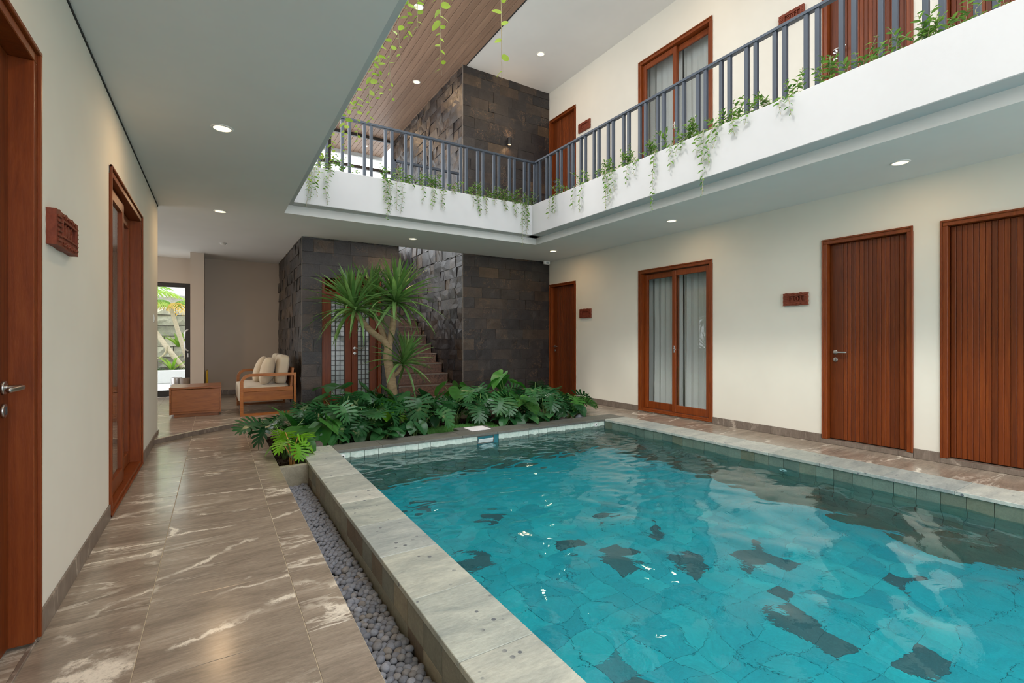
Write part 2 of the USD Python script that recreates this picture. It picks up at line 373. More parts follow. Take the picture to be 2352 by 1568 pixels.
def lathe(profile, n=24):
    p = np.asarray(profile, float)
    return trimesh.creation.revolve(p, sections=n)


def cyl(c, r, z0, z1, n=20):
    return lathe_at([(0, z0), (r, z0), (r, z1), (0, z1)], c, n)


def lathe_at(profile, c, n=24):
    m = lathe(profile, n)
    m.apply_translation([c[0], c[1], 0])
    return m


def rot(m, axis, ang, about=(0, 0, 0)):
    m.apply_transform(trimesh.transformations.rotation_matrix(ang, axis, about))
    return m


def move(m, d):
    m.apply_translation(d)
    return m


def smoothpath(pts, k=6):
    """Catmull-Rom through pts"""
    p = np.asarray(pts, float)
    p = np.vstack([2 * p[0] - p[1], p, 2 * p[-1] - p[-2]])
    out = []
    for i in range(1, len(p) - 2):
        for t in np.linspace(0, 1, k, endpoint=False):
            a, b, c, d = p[i - 1:i + 3]
            out.append(0.5 * (2 * b + (c - a) * t + (2 * a - 5 * b + 4 * c - d) * t ** 2 + (3 * b - a - 3 * c + d) * t ** 3))
    out.append(p[-2])
    return np.array(out)


# ------------------------------------------------------------------ key dimensions (metres; camera stands at 0, 0)
XL, XR, ZC, YS, ZU = -0.607, 5.99, 2.83, 8.16, 6.395
ZL, ZF2 = 0.06, 3.45
XB, YB, XBL = 4.69, 6.78, 0.747           # edges of the opening in the lower ceiling
XF, YF, XFL, ZS, ZP = 4.484, 6.606, 0.838, 2.94, 3.44   # planter faces, their soffit and top
XS0, XS1 = 2.724, 3.967                  # stair opening
PX0, PX1, PY1 = 1.09, 4.975, 5.375        # pool inside
CX0, CX1, CR0, CR1, CF0, CF1 = 0.767, 1.103, 4.964, 5.388, 5.36, 5.685   # copings
TX0 = 0.504                              # walkway edge at the pebble trench
YBK = 7.35                               # back of planting bed
ZW, ZPF = -0.13, -1.25                    # water, pool floor
YN = -3.0                                # near end of everything

# ------------------------------------------------------------------ lamps let into the ceilings
def lamp(x, y, z, label, power, group=None, spread=52.0, r=0.062):
    t = thing('ceiling_light', label, 'ceiling light', (x, y, z), group=group)
    obj('trim_ring', lathe([(r, -0.001), (r, -0.007), (r + 0.011, -0.006), (r + 0.015, 0.0)], 28), 'white_plastic', t, True)
    obj('diffuser', lathe([(0, -0.004), (r, -0.004), (r, -0.001), (0, -0.001)], 28), 'lamp_glow', t)
    L = UsdLux.DiskLight.Define(stage, str(t.GetPath()) + '/bulb')
    L.CreateRadiusAttr(r * 0.9)
    L.CreateIntensityAttr(power * LAMP)
    L.CreateColorAttr(WARM)
    L.AddTranslateOp().Set(Gf.Vec3d(0, 0, -0.012))
    sh = UsdLux.ShapingAPI.Apply(L.GetPrim())
    sh.CreateShapingConeAngleAttr(spread)
    sh.CreateShapingConeSoftnessAttr(0.6)
    return t


LP = 34.0
lamp(0.04, 4.31, ZC, 'round warm ceiling light nearest the camera above the tiled walkway', LP * 1.5)
lamp(0.045, 7.12, ZC, 'round warm ceiling light at the far end of the walkway before the lobby', LP * 1.5)
lamp(0.04, 1.50, ZC, 'round warm ceiling light above the walkway beside the camera', LP * 1.5)
lamp(2.708, 7.42, ZC, 'round warm ceiling light above the spiky tree by the stone wall', LP)
lamp(5.287, 7.08, ZC, 'round warm ceiling light in the far right corner before the narrow door', LP * 0.85)
lamp(5.326, 4.42, ZC, 'round warm ceiling light under the balcony before the lower curtained window', LP * 0.6)
lamp(5.363, 1.85, ZC, 'round warm ceiling light under the balcony before the wide wooden doors', LP * 0.6)
lamp(5.36, -0.75, ZC, 'round warm ceiling light under the near end of the balcony', LP * 0.75)
lamp(-1.6, 9.4, ZC, 'added unseen warm ceiling light over the lobby floor to the left', LP * 2.5)  # unseen lamp added to brighten the lobby
lamp(5.025, 7.107, ZU, 'round warm ceiling light in the upper grey ceiling beside the stone wall', LP * 0.9)
lamp(5.03, 4.3, ZU, 'added unseen warm ceiling light in the upper grey ceiling over the balcony window', LP * 1.0)  # lamp out of view, added to light the upper balcony
lamp(3.44, 9.20, ZU, 'round warm ceiling light in the wooden ceiling beside the tall stone wall', LP * 1.3)
lamp(2.694, 7.106, ZU, 'round warm ceiling light in the wooden ceiling behind the nearest hanging leaves', LP * 1.3)
lamp(3.414, 11.635, ZU, 'round warm ceiling light in the wooden ceiling seen just above the far railing', LP * 1.3)
lamp(1.6, 9.3, ZU, 'round warm ceiling light in the wooden ceiling over the upper landing', LP * 1.3)


# ------------------------------------------------------------------ the shell
def holes_wall(rect, holes, t0, t1):
    """upright wall in local (u, z), t0..t1 into the wall"""
    p = sbox(*rect)
    for h in holes:
        p = p.difference(sbox(*h))
    return upright(p, t0, t1)


RIGHT = lambda y: (XR, y, 0.0, -90.0)       # local u runs towards the camera, into = +x
LEFT = lambda y: (XL, y, 0.0, 90.0)         # local u runs away from the camera, into = -x
FRONT = lambda x: (x, YS, 0.0, 0.0)         # local u runs right, into = +y


def T(o, rz):
    m = trimesh.transformations.rotation_matrix(math.radians(rz), [0, 0, 1])
    m[:3, 3] = o
    return m


def place(mesh, F):
    m = mesh.copy()
    m.apply_transform(T(F[:3], F[3]))
    return m


# openings: right wall (u = YTOP - y), both floors stand above one another
YR = 8.16
D_FAR, D_MID, D_NEAR, WIN_R = (8.153, 7.277), (2.813, 1.957), (1.746, 0.88), (5.646, 4.25)
o = lambda d, z0, z1: (YR - d[0] + 0.012, z0, YR - d[1] - 0.012, z1)
lower = [o(D_FAR, 0.042, 2.335), o(D_MID, 0.042, 2.335), o(D_NEAR, 0.042, 2.335), o(WIN_R, 0.03, 2.33)]
upper = [(a, b + ZF2, c, d + ZF2 + 0.02) for a, b, c, d in lower]
struct('wall_right', place(holes_wall((0.0, 0, YR - YN, ZU), lower + upper, 0, 0.2), RIGHT(YR)), 'wall_paint')
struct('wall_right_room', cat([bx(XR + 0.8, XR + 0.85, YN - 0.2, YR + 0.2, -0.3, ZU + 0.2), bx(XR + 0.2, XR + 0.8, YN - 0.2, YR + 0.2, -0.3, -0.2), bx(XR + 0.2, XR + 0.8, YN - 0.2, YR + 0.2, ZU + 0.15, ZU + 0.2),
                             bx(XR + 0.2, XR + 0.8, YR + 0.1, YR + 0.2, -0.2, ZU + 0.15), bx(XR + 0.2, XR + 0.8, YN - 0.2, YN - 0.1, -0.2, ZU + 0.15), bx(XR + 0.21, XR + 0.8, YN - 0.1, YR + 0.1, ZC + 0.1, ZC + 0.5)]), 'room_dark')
struct('wall_left', place(holes_wall((YN, 0, 7.223, ZC), [(1.64, 0.0, 2.595, 2.325), (4.135, 0.02, 5.69, 2.355)], 0, 0.2), (XL, 0.0, 0.0, 90.0)), 'wall_paint')
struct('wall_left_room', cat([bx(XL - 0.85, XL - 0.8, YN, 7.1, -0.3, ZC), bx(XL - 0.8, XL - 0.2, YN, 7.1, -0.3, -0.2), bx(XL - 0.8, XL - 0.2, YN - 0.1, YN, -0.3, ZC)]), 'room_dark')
struct('wall_lobby_return', bx(-4.0, XL - 0.2, 7.12, 7.223, 0, ZC), 'lobby_paint')
struct('ground_near', bx(-9, 14, YN - 14, YN - 0.001, -0.3, -0.02), 'concrete')  # unseen ground, added where the near end is left open for daylight
struct('trim_1', bx(XL, XL + 0.006, YN, 7.22, ZC - 0.014, ZC - 0.001), 'dark_grout')  # shadow of the gap under the ceiling, put in as a dark strip

# lower ceiling with its two openings; upper floor on top of it
cp = sbox(-4.0, YN, XR + 0.2, 11.7).difference(sbox(XBL, YN - 1, XB, YB)).difference(unary_union([sbox(XS0, YS + 0.02, XS1 + 0.05, 12.3), sbox(1.45, YS + 0.5, XS1 + 0.05, 12.1)]))  # stair opening widened out of view to let in more daylight
struct('ceiling', prism(cp, ZC, ZF2), 'ceiling_paint')
struct('ceiling_upper', bx(4.04, XR + 0.2, YN, YS + 0.05, ZU, ZU + 0.25), 'ceiling_paint')
# unseen wall and roof of the upper left rooms, added to shade the yard
struct('wall_upper_left', bx(XL - 0.2, XL, YN, 5.3, ZF2, ZU), 'wall_paint')
struct('ceiling_upper_left', bx(-3.0, 0.35, YN, 5.2, ZU, ZU + 0.25), 'ceiling_paint')

# planters along the balcony edge
struct('planter_far', bx(XFL, XF + 0.4, YF, YF + 0.36, ZS, ZP, 0.006), 'white_paint')
struct('planter_right', bx(XF, XF + 0.36, YN, YF + 0.2, ZS, ZP, 0.006), 'white_paint')
struct('planter_left', bx(XFL - 0.36, XFL, YN, YF + 0.36, ZS, ZP, 0.006), 'white_paint')

# wooden ceiling of separate boards, running on through the glass wall to the eaves
wc = thing('ceiling_boards', kind='structure')
obj('backing', bx(1.2, 4.04, 5.2, 13.6, ZU + 0.02, ZU + 0.26), 'dark_grout', wc)
k = 0
x = 1.22
while x < 4.02:
    w = min(0.118, 4.035 - x)
    obj('board', bx(x, x + w - 0.006, 5.22, 13.55, ZU, ZU + 0.022, 0.003), 'ceiling_wood', wc)
    x += 0.118
struct('trim_2', bx(1.2, 4.04, 13.55, 13.62, ZU - 0.10, ZU + 0.26), 'concrete')
struct('trim_3', bx(4.03, 4.045, YN, YS, ZU - 0.006, ZU + 0.02), 'dark_grout')

# upper glass wall by the stairs
gw = thing('window_6', kind='structure')
GY = 12.27
obj('head_frame', bx(-1.2, XS1, GY, GY + 0.06, ZU - 0.075, ZU - 0.001), 'black_metal', gw)
obj('transom', bx(-1.2, XS1, GY, GY + 0.06, 5.52, 5.59), 'black_metal', gw)
obj('sill_frame', bx(-1.2, XS1, GY, GY + 0.06, ZF2, ZF2 + 0.06), 'black_metal', gw)
for xm in (3.93, 2.36, 0.8, -0.8):
    obj('mullion', bx(xm - 0.035, xm + 0.035, GY + 0.002, GY + 0.058, ZF2 + 0.06, ZU - 0.075), 'black_metal', gw)
for xa, xb_ in ((-0.76, 0.765), (0.835, 2.325), (2.395, 3.895)):
    for za, zb in ((ZF2 + 0.06, 5.52), (5.59, ZU - 0.075)):
        obj('pane', bx(xa, xb_, GY + 0.025, GY + 0.033, za, zb), 'window_glass', gw)


# ------------------------------------------------------------------ floors of single tiles
def tiled(name, region, xs, ys, z, m, parent, gap=0.0028, thick=0.012, tname='tile'):
    for i in range(len(xs) - 1):
        for j in range(len(ys) - 1):
            cell = sbox(xs[i] + gap / 2, ys[j] + gap / 2, xs[i + 1] - gap / 2, ys[j + 1] - gap / 2)
            g = cell.intersection(region)
            for q in (g.geoms if hasattr(g, 'geoms') else [g]):
                if q.is_empty or q.geom_type != 'Polygon' or q.area < 0.0008:
                    continue
                if len(q.exterior.coords) == 5 and abs(q.area - q.envelope.area) < 1e-9:
                    a, b, c, d = q.bounds
                    obj(tname, bx(a, c, b, d, z - thick, z, 0.0012), m, parent)
                else:
                    obj(tname, prism(q, z - thick, z), m, parent)


step = smoothpath([(-0.75, 6.62), (-0.607, 6.765), (-0.48, 6.90), (-0.33, 7.06), (-0.125, 7.235), (0.117, 7.435), (0.327, 7.57), (0.545, 7.655), (0.82, 7.70), (1.15, 7.71)], 5)
lobby = Polygon([tuple(p) for p in step] + [(1.15, 11.62), (-4.0, 11.62), (-4.0, 7.22), (XL, 7.22), (XL, 6.9)]).buffer(0)
lobby = lobby.intersection(unary_union([sbox(XL, 6.6, 1.15, 11.62), sbox(-4, 7.22, XL, 11.62)]))
YJ = [2.10 + 0.5935 * k for k in range(-9, 18)]
XJ = [-1.977, -1.403, -0.829, -0.256, 0.318, 0.891, 1.465, 2.04, 2.613, 3.187, 3.76, 4.334, 4.908, 5.388, 5.99]
XJ0 = [-4.27, -3.70, -3.12, -2.55] + XJ
r_walk = sbox(XL, YN, TX0, 7.75).difference(lobby).union(sbox(TX0, YBK, XR, YS).difference(lobby))
r_right = unary_union([sbox(CR1, YN, XR, YBK), sbox(5.05, CF1, CR1, YBK)])
fl = thing('floor', kind='structure')
obj('bed', prism(r_walk, -0.4, -0.0022), 'grout', fl)
tiled('floor', r_walk, [XL] + [x for x in XJ if XL < x < 0.45] + [TX0] + [x for x in XJ if x > 0.6], YJ, 0.0, 'floor_marble', fl)
f2 = thing('floor_right', kind='structure')
obj('bed', prism(r_right, -0.4, -0.0022), 'grout', f2)
tiled('floor', r_right, [5.05, CR1, XR], YJ, 0.0, 'floor_marble', f2)
f3 = thing('floor_lobby', kind='structure')
obj('bed', prism(lobby, -0.2, ZL - 0.0022), 'grout', f3)
tiled('floor', lobby, XJ0, YJ, ZL, 'floor_marble', f3)
# the curved riser is faced with narrow upright tile strips under a pale nosing
sp = step[(step[:, 0] > XL - 0.01)]
seg = np.linalg.norm(np.diff(sp, axis=0), axis=1)
acc = np.concatenate([[0], np.cumsum(seg)])
N = int(acc[-1] / 0.145)
at = lambda s: np.array([np.interp(s, acc, sp[:, 0]), np.interp(s, acc, sp[:, 1])])
for k in range(N):
    a, b = at(acc[-1] * k / N + 0.001), at(acc[-1] * (k + 1) / N - 0.001)
    d = (b - a) / np.linalg.norm(b - a)
    nrm = np.array([d[1], -d[0]])
    q = Polygon([a, b, b + nrm * 0.008, a + nrm * 0.008])
    obj('riser_tile', prism(q, 0.001, ZL - 0.008), 'base_marble', f3)
ln = np.array([at(s) for s in np.linspace(0, acc[-1], 60)])
obj('nosing', tube([(p[0], p[1], ZL - 0.004) for p in ln], 0.0055, 6), 'grout', f3, True)

# skirting of tile pieces
def skirting(name, F, u0, u1, z0=0.0, h=0.1, skip=(), step_=0.5935, ph=0.0):
    t = thing(name, kind='structure')
    cuts = sorted({u0, u1, *[c for c in np.arange(u0 - u0 % step_ + ph, u1, step_) if u0 < c < u1], *[q for s in skip for q in s if u0 < q < u1]})
    for a, b in zip(cuts[:-1], cuts[1:]):
        if b - a < 0.02 or any(s[0] - 1e-6 <= a and b <= s[1] + 1e-6 for s in skip):
            continue
        obj('tile', place(bx(a + 0.001, b - 0.001, -0.010, 0.0, z0 + 0.002, z0 + h, 0.0015), F), 'base_marble', t)
    return t


skirting('baseboard_left', (XL, 0, 0, 90.0), YN, 7.22, skip=((1.62, 2.60), (4.12, 5.705)), ph=0.3)
skirting('baseboard_right', RIGHT(YR), 0.03, YR - YN, skip=((YR - D_FAR[0], YR - D_FAR[1]), (YR - D_MID[0], YR - D_MID[1]), (YR - D_NEAR[0], YR - D_NEAR[1]), (YR - WIN_R[0], YR - WIN_R[1])), h=0.1)
skirting('baseboard_lobby', (-0.2, 11.43, 0, 0.0), 0.0, 1.15, z0=ZL, h=0.1)

# tiled thresholds under the right-hand doors and window
for k, (d, zt) in enumerate(((D_FAR, 0.05), (D_MID, 0.05), (D_NEAR, 0.05), (WIN_R, 0.02))):
    t = thing('threshold', kind='structure')
    u0, u1 = YR - d[0], YR - d[1]
    cuts = [u0] + [c for c in np.arange(u0 + 0.23, u1 - 0.1, 0.5)] + [u1]
    for a, b in zip(cuts[:-1], cuts[1:]):
        obj('tile', place(bx(a + 0.001, b - 0.001, -0.012, 0.12, 0.002, zt, 0.002), RIGHT(YR)), 'base_marble', t)
t = thing('threshold', kind='structure')
obj('tile', place(bx(1.62, 2.595, 0.012, 0.6, -0.02, 0.006, 0.002), (XL, 0, 0, 90.0)), 'floor_marble', t)
obj('edge_strip', place(bx(1.62, 2.595, -0.004, 0.012, -0.01, 0.010, 0.002), (XL, 0, 0, 90.0)), 'base_marble', t)

# ------------------------------------------------------------------ lobby: back wall, pillar, wall over the glass door
struct('wall_lobby_back', bx(-0.21, 1.38, 11.43, 11.63, 0, ZC), 'lobby_paint')
struct('pillar', bx(-0.412, -0.196, 10.75, 11.72, ZL, ZC), 'lobby_paint')
struct('wall_over_glass_door', bx(-4.0, -0.41, 11.62, 11.75, 2.325, ZC), 'lobby_paint')
struct('wall_lobby_left', cat([bx(-4.1, -4.0, 7.1, 7.6, 0, ZC), bx(-4.1, -4.0, 11.3, 11.75, 0, ZC), bx(-4.1, -4.0, 7.6, 11.3, 2.35, ZC)]), 'lobby_paint')  # unseen wall, opened in the middle to throw daylight on the lobby ceiling
struct('ground_side', bx(-16, -4.1, 3, 11.76, -0.2, 0.0), 'concrete')  # unseen ground added to bounce daylight into the lobby


# ------------------------------------------------------------------ stone cladding, every stone its own piece
def rough_stone(u0, u1, z0, z1, depth, rng, rough):
    """split-faced stone: flat sides, broken front made of facets; front looks towards -y"""
    nu, nz = (4 if u1 - u0 > 0.25 else 3), 3
    us, zs = np.linspace(u0, u1, nu), np.linspace(z0, z1, nz)
    base = depth * rng.uniform(0.75, 1.15)
    tx, tz = rng.uniform(-1, 1) * rough * 0.5, rng.uniform(-1, 1) * rough * 0.5
    v = []
    for j, zz in enumerate(zs):
        for i, uu in enumerate(us):
            e = i in (0, nu - 1) or j in (0, nz - 1)
            d = base + tx * (2 * i / (nu - 1) - 1) + tz * (2 * j / (nz - 1) - 1) + rng.uniform(-1, 1) * rough * (0.22 if e else 0.7)
            ju = 0 if i in (0, nu - 1) else rng.uniform(-0.25, 0.25) * (us[1] - us[0])
            jz = 0 if j in (0, nz - 1) else rng.uniform(-0.3, 0.3) * (zs[1] - zs[0])
            v.append((uu + ju, -max(d, 0.006), zz + jz))
    f = []
    I = lambda i, j: j * nu + i
    for j in range(nz - 1):
        for i in range(nu - 1):
            a, b, c, d = I(i, j), I(i + 1, j), I(i + 1, j + 1), I(i, j + 1)
            f += [[a, b, c], [a, c, d]] if rng.random() < 0.5 else [[a, b, d], [b, c, d]]
    ring = [I(i, 0) for i in range(nu)] + [I(nu - 1, j) for j in range(1, nz)] + [I(i, nz - 1) for i in range(nu - 2, -1, -1)] + [I(0, j) for j in range(nz - 2, 0, -1)]
    n0 = len(v)
    v += [(v[q][0], 0.0, v[q][2]) for q in ring]
    for k in range(len(ring)):
        k2 = (k + 1) % len(ring)
        f += [[ring[k2], ring[k], n0 + k], [ring[k2], n0 + k, n0 + k2]]
    f += [[n0, n0 + k + 1, n0 + k] for k in range(1, len(ring) - 1)]
    return tm(v, f)


def cladding(name, F, u1, rows, m, rough, seed, skip=(), hide=(), lens=(0.26, 0.46), depth=0.02, gap=0.0022, alt=None):
    rng = random.Random(seed)
    t = thing(name, kind='structure')
    for r, (z0, z1) in enumerate(rows):
        u = -rng.uniform(0.0, 0.2) if r % 2 else 0.0
        while u < u1 - 0.01:
            w = rng.uniform(*lens)
            if u1 - (u + w) < 0.11:
                w = u1 - u
            a, b = max(u, 0.0), min(u + w, u1)
            u += w
            pieces = [(a, b, z0, z1)]
            for s in skip:
                nxt = []
                for (a_, b_, c_, d_) in pieces:
                    g = sbox(a_, c_, b_, d_).difference(sbox(*s))
                    for q in (g.geoms if hasattr(g, 'geoms') else [g]):
                        if not q.is_empty and q.area > 0.0012:
                            x0, y0, x1, y1 = q.bounds
                            nxt.append((x0, x1, y0, y1))
                pieces = nxt
            for (a_, b_, c_, d_) in pieces:
                if b_ - a_ < 0.02 or any(h[0] <= a_ and b_ <= h[2] and h[1] <= c_ and d_ <= h[3] for h in hide):
                    continue
                g2 = gap / 2
                mm = alt[1] if alt and alt[0]((a_ + b_) / 2, (c_ + d_) / 2) else m
                obj('stone', place(rough_stone(a_ + g2, b_ - g2, c_ + g2, d_ - g2, depth, rng, rough), F), mm, t)
    return t


rows_lo = [(k * 0.2, min(k * 0.2 + 0.2, ZC)) for k in range(15) if k * 0.2 < ZC]
rows_hi = [(ZF2 + k * 0.2, min(ZF2 + k * 0.2 + 0.2, ZU)) for k in range(15) if ZF2 + k * 0.2 < ZU]
DOORU = (1.452 - 1.15, 0.0, 2.42 - 1.15, 2.25)
cladding('wall_stone_left', (1.15, YS + 0.02, 0, 0), XS0 - 1.15, rows_lo, 'black_stone', 0.008, 1, skip=[DOORU])
cladding('wall_stone_left_side', (1.17, 11.43, 0, -90.0), 11.43 - YS - 0.02, rows_lo, 'black_stone', 0.016, 2, depth=0.025)
cladding('wall_stone_right', (XS1, YS + 0.02, 0, 0), XR - XS1, rows_lo, 'black_stone', 0.007, 3)
cladding('wall_stone_upper', (XS1, YS + 0.02, 0, 0), XR - XS1, rows_hi, 'black_stone', 0.007, 4)
stairline = [(0.0, 0.0, GY - 10.5, 1.6)]
SW = cladding('wall_stone_stair', (XS1 + 0.02, GY, 0, -90.0), GY - YS - 0.02, rows_lo + [(ZC, ZF2 - 0.31), (ZF2 - 0.31, ZF2)], 'black_stone', 0.02, 5, depth=0.026, hide=stairline, lens=(0.2, 0.4))
cladding('wall_stone_stair_upper', (XS1 + 0.02, GY, 0, -90.0), GY - YS - 0.02, rows_hi, 'black_stone', 0.02, 6, depth=0.026, lens=(0.22, 0.42))
struct('trim_4', bx(XS1 - 0.004, XS1 + 0.006, YS - 0.004, YS + 0.006, 0, ZC), 'edge_trim')
struct('trim_5', bx(XS1 - 0.004, XS1 + 0.006, YS - 0.004, YS + 0.006, ZF2, ZU), 'edge_trim')
struct('trim_6', bx(1.146, 1.156, YS - 0.004, YS + 0.006, 0, ZC), 'edge_trim')
struct('wall_block_left', place(holes_wall((0, 0, XS0 - 1.172, ZC), [(DOORU[0] - 0.02, 0, DOORU[2] - 0.02, 2.25)], 0.0, 0.25), (1.171, YS + 0.021, 0, 0)), 'dark_grout')
struct('wall_block_left_side', cat([bx(1.171, 1.4, YS + 0.28, 11.43, -0.1, ZC), bx(1.4, XS0, YS + 0.9, YS + 1.0, -0.1, ZC), bx(1.17, XS0, YS + 0.02, YS + 1.0, -0.1, -0.02)]), 'dark_grout')
struct('wall_stair_left', bx(XS0 - 0.2, XS0, YS + 0.28, GY, 0, 1.75), 'black_stone')  # unseen wall kept low so daylight reaches the stair wall
struct('wall_block_right', bx(XS1 + 0.022, XR + 0.2, YS + 0.022, GY + 0.1, 0, ZU + 0.02), 'dark_grout')
struct('wall_stair_end', bx(XS0, XS1 + 0.02, 12.0, 12.1, 0, ZF2), 'black_stone')

# stairs: tread and riser slabs of brown figured stone, pale nosings
st = thing('stairs', kind='structure')
NOS = [(0.15 + 0.19 * k, 8.20 + 0.29 * k) for k in range(9)]
zprev = 0.0
for k, (zt, yn) in enumerate(NOS):
    obj('riser', bx(XS0 + 0.004, XS1 - 0.03, yn + 0.014, yn + 0.03, zprev, zt - 0.022), 'step_stone', st)
    yend = NOS[k + 1][1] + 0.014 if k + 1 < len(NOS) else 12.0
    obj('tread', bx(XS0 + 0.004, XS1 - 0.03, yn + 0.012, yend, zt - 0.022, zt), 'step_stone', st)
    obj('nosing', bx(XS0 + 0.004, XS1 - 0.03, yn, yn + 0.014, zt - 0.024, zt + 0.001, 0.003), 'base_marble', st)
    zprev = zt
obj('fill', cat([bx(XS0 + 0.004, XS1 - 0.03, yn + 0.03, 12.0, -0.1, zt - 0.022) for zt, yn in NOS]), 'dark_grout', st)

# ------------------------------------------------------------------ swimming pool
pc = thing('pool_coping_left', kind='structure')
y = CF0
k = 0
rr = random.Random(5)
while y > YN + 0.05:
    w = rr.choice((0.5, 0.5, 0.5, 0.25))
    a = max(y - w, YN)
    obj('coping_slab', bx(CX0, CX1, a + 0.0012, y - 0.0012, -0.03, 0.0, 0.0025), 'coping_stone', pc)
    y = a
pf = thing('pool_coping_far', kind='structure')
x = CX0
while x < CR1 - 0.05:
    w = 0.336 if x == CX0 else 0.5
    b = min(x + w, CR1)
    if CR1 - b < 0.15:
        b = CR1
    obj('coping_slab', bx(x + 0.0012, b - 0.0012, CF0 + 0.001, CF1, -0.03, 0.0, 0.0025), 'dark_coping_stone' if x > CX0 + 0.01 else 'coping_stone', pf)
    x = b
pr = thing('pool_coping_right', kind='structure')
y = CF0
while y > YN + 0.05:
    a = max(y - 0.5, YN)
    obj('coping_slab', bx(CR0, CR1, a + 0.0012, y - 0.0012, -0.03, 0.0, 0.0025), 'coping_stone', pr)
    y = a

# pool basin: masonry, then tile by tile
struct('pool_basin', cat([bx(0.785, PX0 - 0.012, YN, CF1, -1.4, -0.031), bx(PX0 - 0.012, CR1, PY1 + 0.012, CF1, -1.4, -0.031), bx(PX1 + 0.012, CR1, YN, PY1 + 0.012, -1.4, -0.031),
                          bx(PX0 - 0.012, PX1 + 0.012, YN, PY1 + 0.012, -1.4, ZPF - 0.004)]), 'pool_grout')
SK = (2.824, 3.052, -0.125, -0.04)       # skimmer mouth in the far wall


def rowset(name, F, L, dz, zs, m, skip=None, thick=0.012, w=0.157):
    t = thing(name, kind='structure')
    n = 0
    for (z0, z1) in zs:
        u = 0.0
        while u < L - 0.01:
            b = min(u + w, L)
            if not (skip and skip[0] < b - 0.02 and skip[1] > u + 0.02 and skip[2] < z1 - 0.01 and skip[3] > z0 + 0.01):
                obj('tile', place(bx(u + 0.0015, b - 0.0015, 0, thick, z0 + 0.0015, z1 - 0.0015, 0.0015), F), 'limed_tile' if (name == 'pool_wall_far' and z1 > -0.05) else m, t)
            u = b
    return t


ZR = [(-0.185, -0.03)] + [(-0.185 - 0.155 * (k + 1), -0.185 - 0.155 * k) for k in range(7)]
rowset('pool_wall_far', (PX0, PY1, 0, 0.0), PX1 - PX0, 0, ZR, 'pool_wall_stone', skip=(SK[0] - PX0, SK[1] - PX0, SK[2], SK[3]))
rowset('pool_wall_right', (PX1, PY1, 0, -90.0), PY1 - YN, 0, ZR[:6], 'pool_wall_stone')
struct('pool_wall_right_foot', bx(PX1, PX1 + 0.012, YN, PY1, ZPF, ZR[5][0]), 'pool_wall_stone')
struct('pool_wall_left', bx(PX0 - 0.012, PX0, YN, PY1, ZPF, -0.03), 'pool_wall_stone')
pfl = thing('pool_floor', kind='structure')
rest = []
tiles = []
TS = 0.2
ny, nx = int((PY1 - YN) / TS), int(round((PX1 - PX0) / TS))
tx = (PX1 - PX0) / nx
for i in range(nx):
    for j in range(ny + 1):
        y0 = PY1 - TS * (j + 1)
        if y0 < YN:
            continue
        tiles.append((math.hypot(PX0 + tx * (i + 0.5) - 0, y0 + 0.1), i, y0))
tiles.sort()
seen = [t for t in tiles if not (t[2] < 0.35 * (PX0 + tx * t[1]) - 0.4)]
for n, (dd, i, y0) in enumerate(seen):
    m = bx(PX0 + tx * i + 0.0015, PX0 + tx * (i + 1) - 0.0015, y0 + 0.0015, y0 + TS - 0.0015, ZPF - 0.012, ZPF, 0.0015)
    if n < 300:
        obj('tile', m, 'pool_tile_stone', pfl)
    else:
        rest.append(m)
rest += [bx(PX0 + tx * i + 0.0015, PX0 + tx * (i + 1) - 0.0015, y0 + 0.0015, y0 + TS - 0.0015, ZPF - 0.012, ZPF, 0.0015) for (dd, i, y0) in tiles if (dd, i, y0) not in set(seen)]
obj('tile_field', cat(rest), 'pool_tile_stone', pfl, kind='stuff')

# water: a rippled sheet, livelier by the far wall where the jets enter
nxw, nyw = 240, 520
gx, gy = np.meshgrid(np.linspace(PX0 + 0.001, PX1 - 0.001, nxw), np.linspace(YN, PY1 - 0.001, nyw), indexing='xy')
P3 = np.stack([gx.ravel(), gy.ravel(), np.zeros(gx.size)], 1)
wv = np.zeros(gx.size)
wr = np.random.default_rng(3)
for k in range(26):
    a = wr.uniform(0, 2 * PI)
    lam = wr.uniform(0.16, 0.75)
    amp = 0.0011 * (lam / 0.4) ** 1.1
    wv += amp * np.sin((P3[:, 0] * math.cos(a) + P3[:, 1] * math.sin(a)) * 2 * PI / lam + wr.uniform(0, 6.28))
fine = np.zeros(gx.size)
for k in range(22):
    a = wr.normal(1.2, 0.7)
    lam = wr.uniform(0.07, 0.2)
    fine += 0.00034 * (lam / 0.1) * np.sin((P3[:, 0] * math.cos(a) + P3[:, 1] * math.sin(a)) * 2 * PI / lam + wr.uniform(0, 6.28))
mod = meshkit.fbm(P3 * 0.8) if hasattr(meshkit, 'fbm') else np.zeros(len(P3))
wv *= 0.55 + 0.5 * np.clip(np.asarray(mod).ravel(), -1, 1) + 0.35 * np.clip((P3[:, 1] - 2.0) / 3.0, 0, 1)
wv *= 1.25
fine *= np.clip((P3[:, 1] - 1.6) / 2.4, 0.08, 1) * (0.6 + 0.8 * np.clip(np.asarray(mod).ravel() + 0.3, 0, 1))
P3[:, 2] = ZW + wv + fine
ii, jj = np.meshgrid(np.arange(nyw - 1), np.arange(nxw - 1), indexing='ij')
q = (ii * nxw + jj).ravel()
FW = np.vstack([np.stack([q, q + 1, q + nxw + 1], 1), np.stack([q, q + nxw + 1, q + nxw], 1)])
obj('pool_water', tm(P3, FW), 'water', None, True, label='clear turquoise rippled water filling the swimming pool', cat='water', kind='stuff')

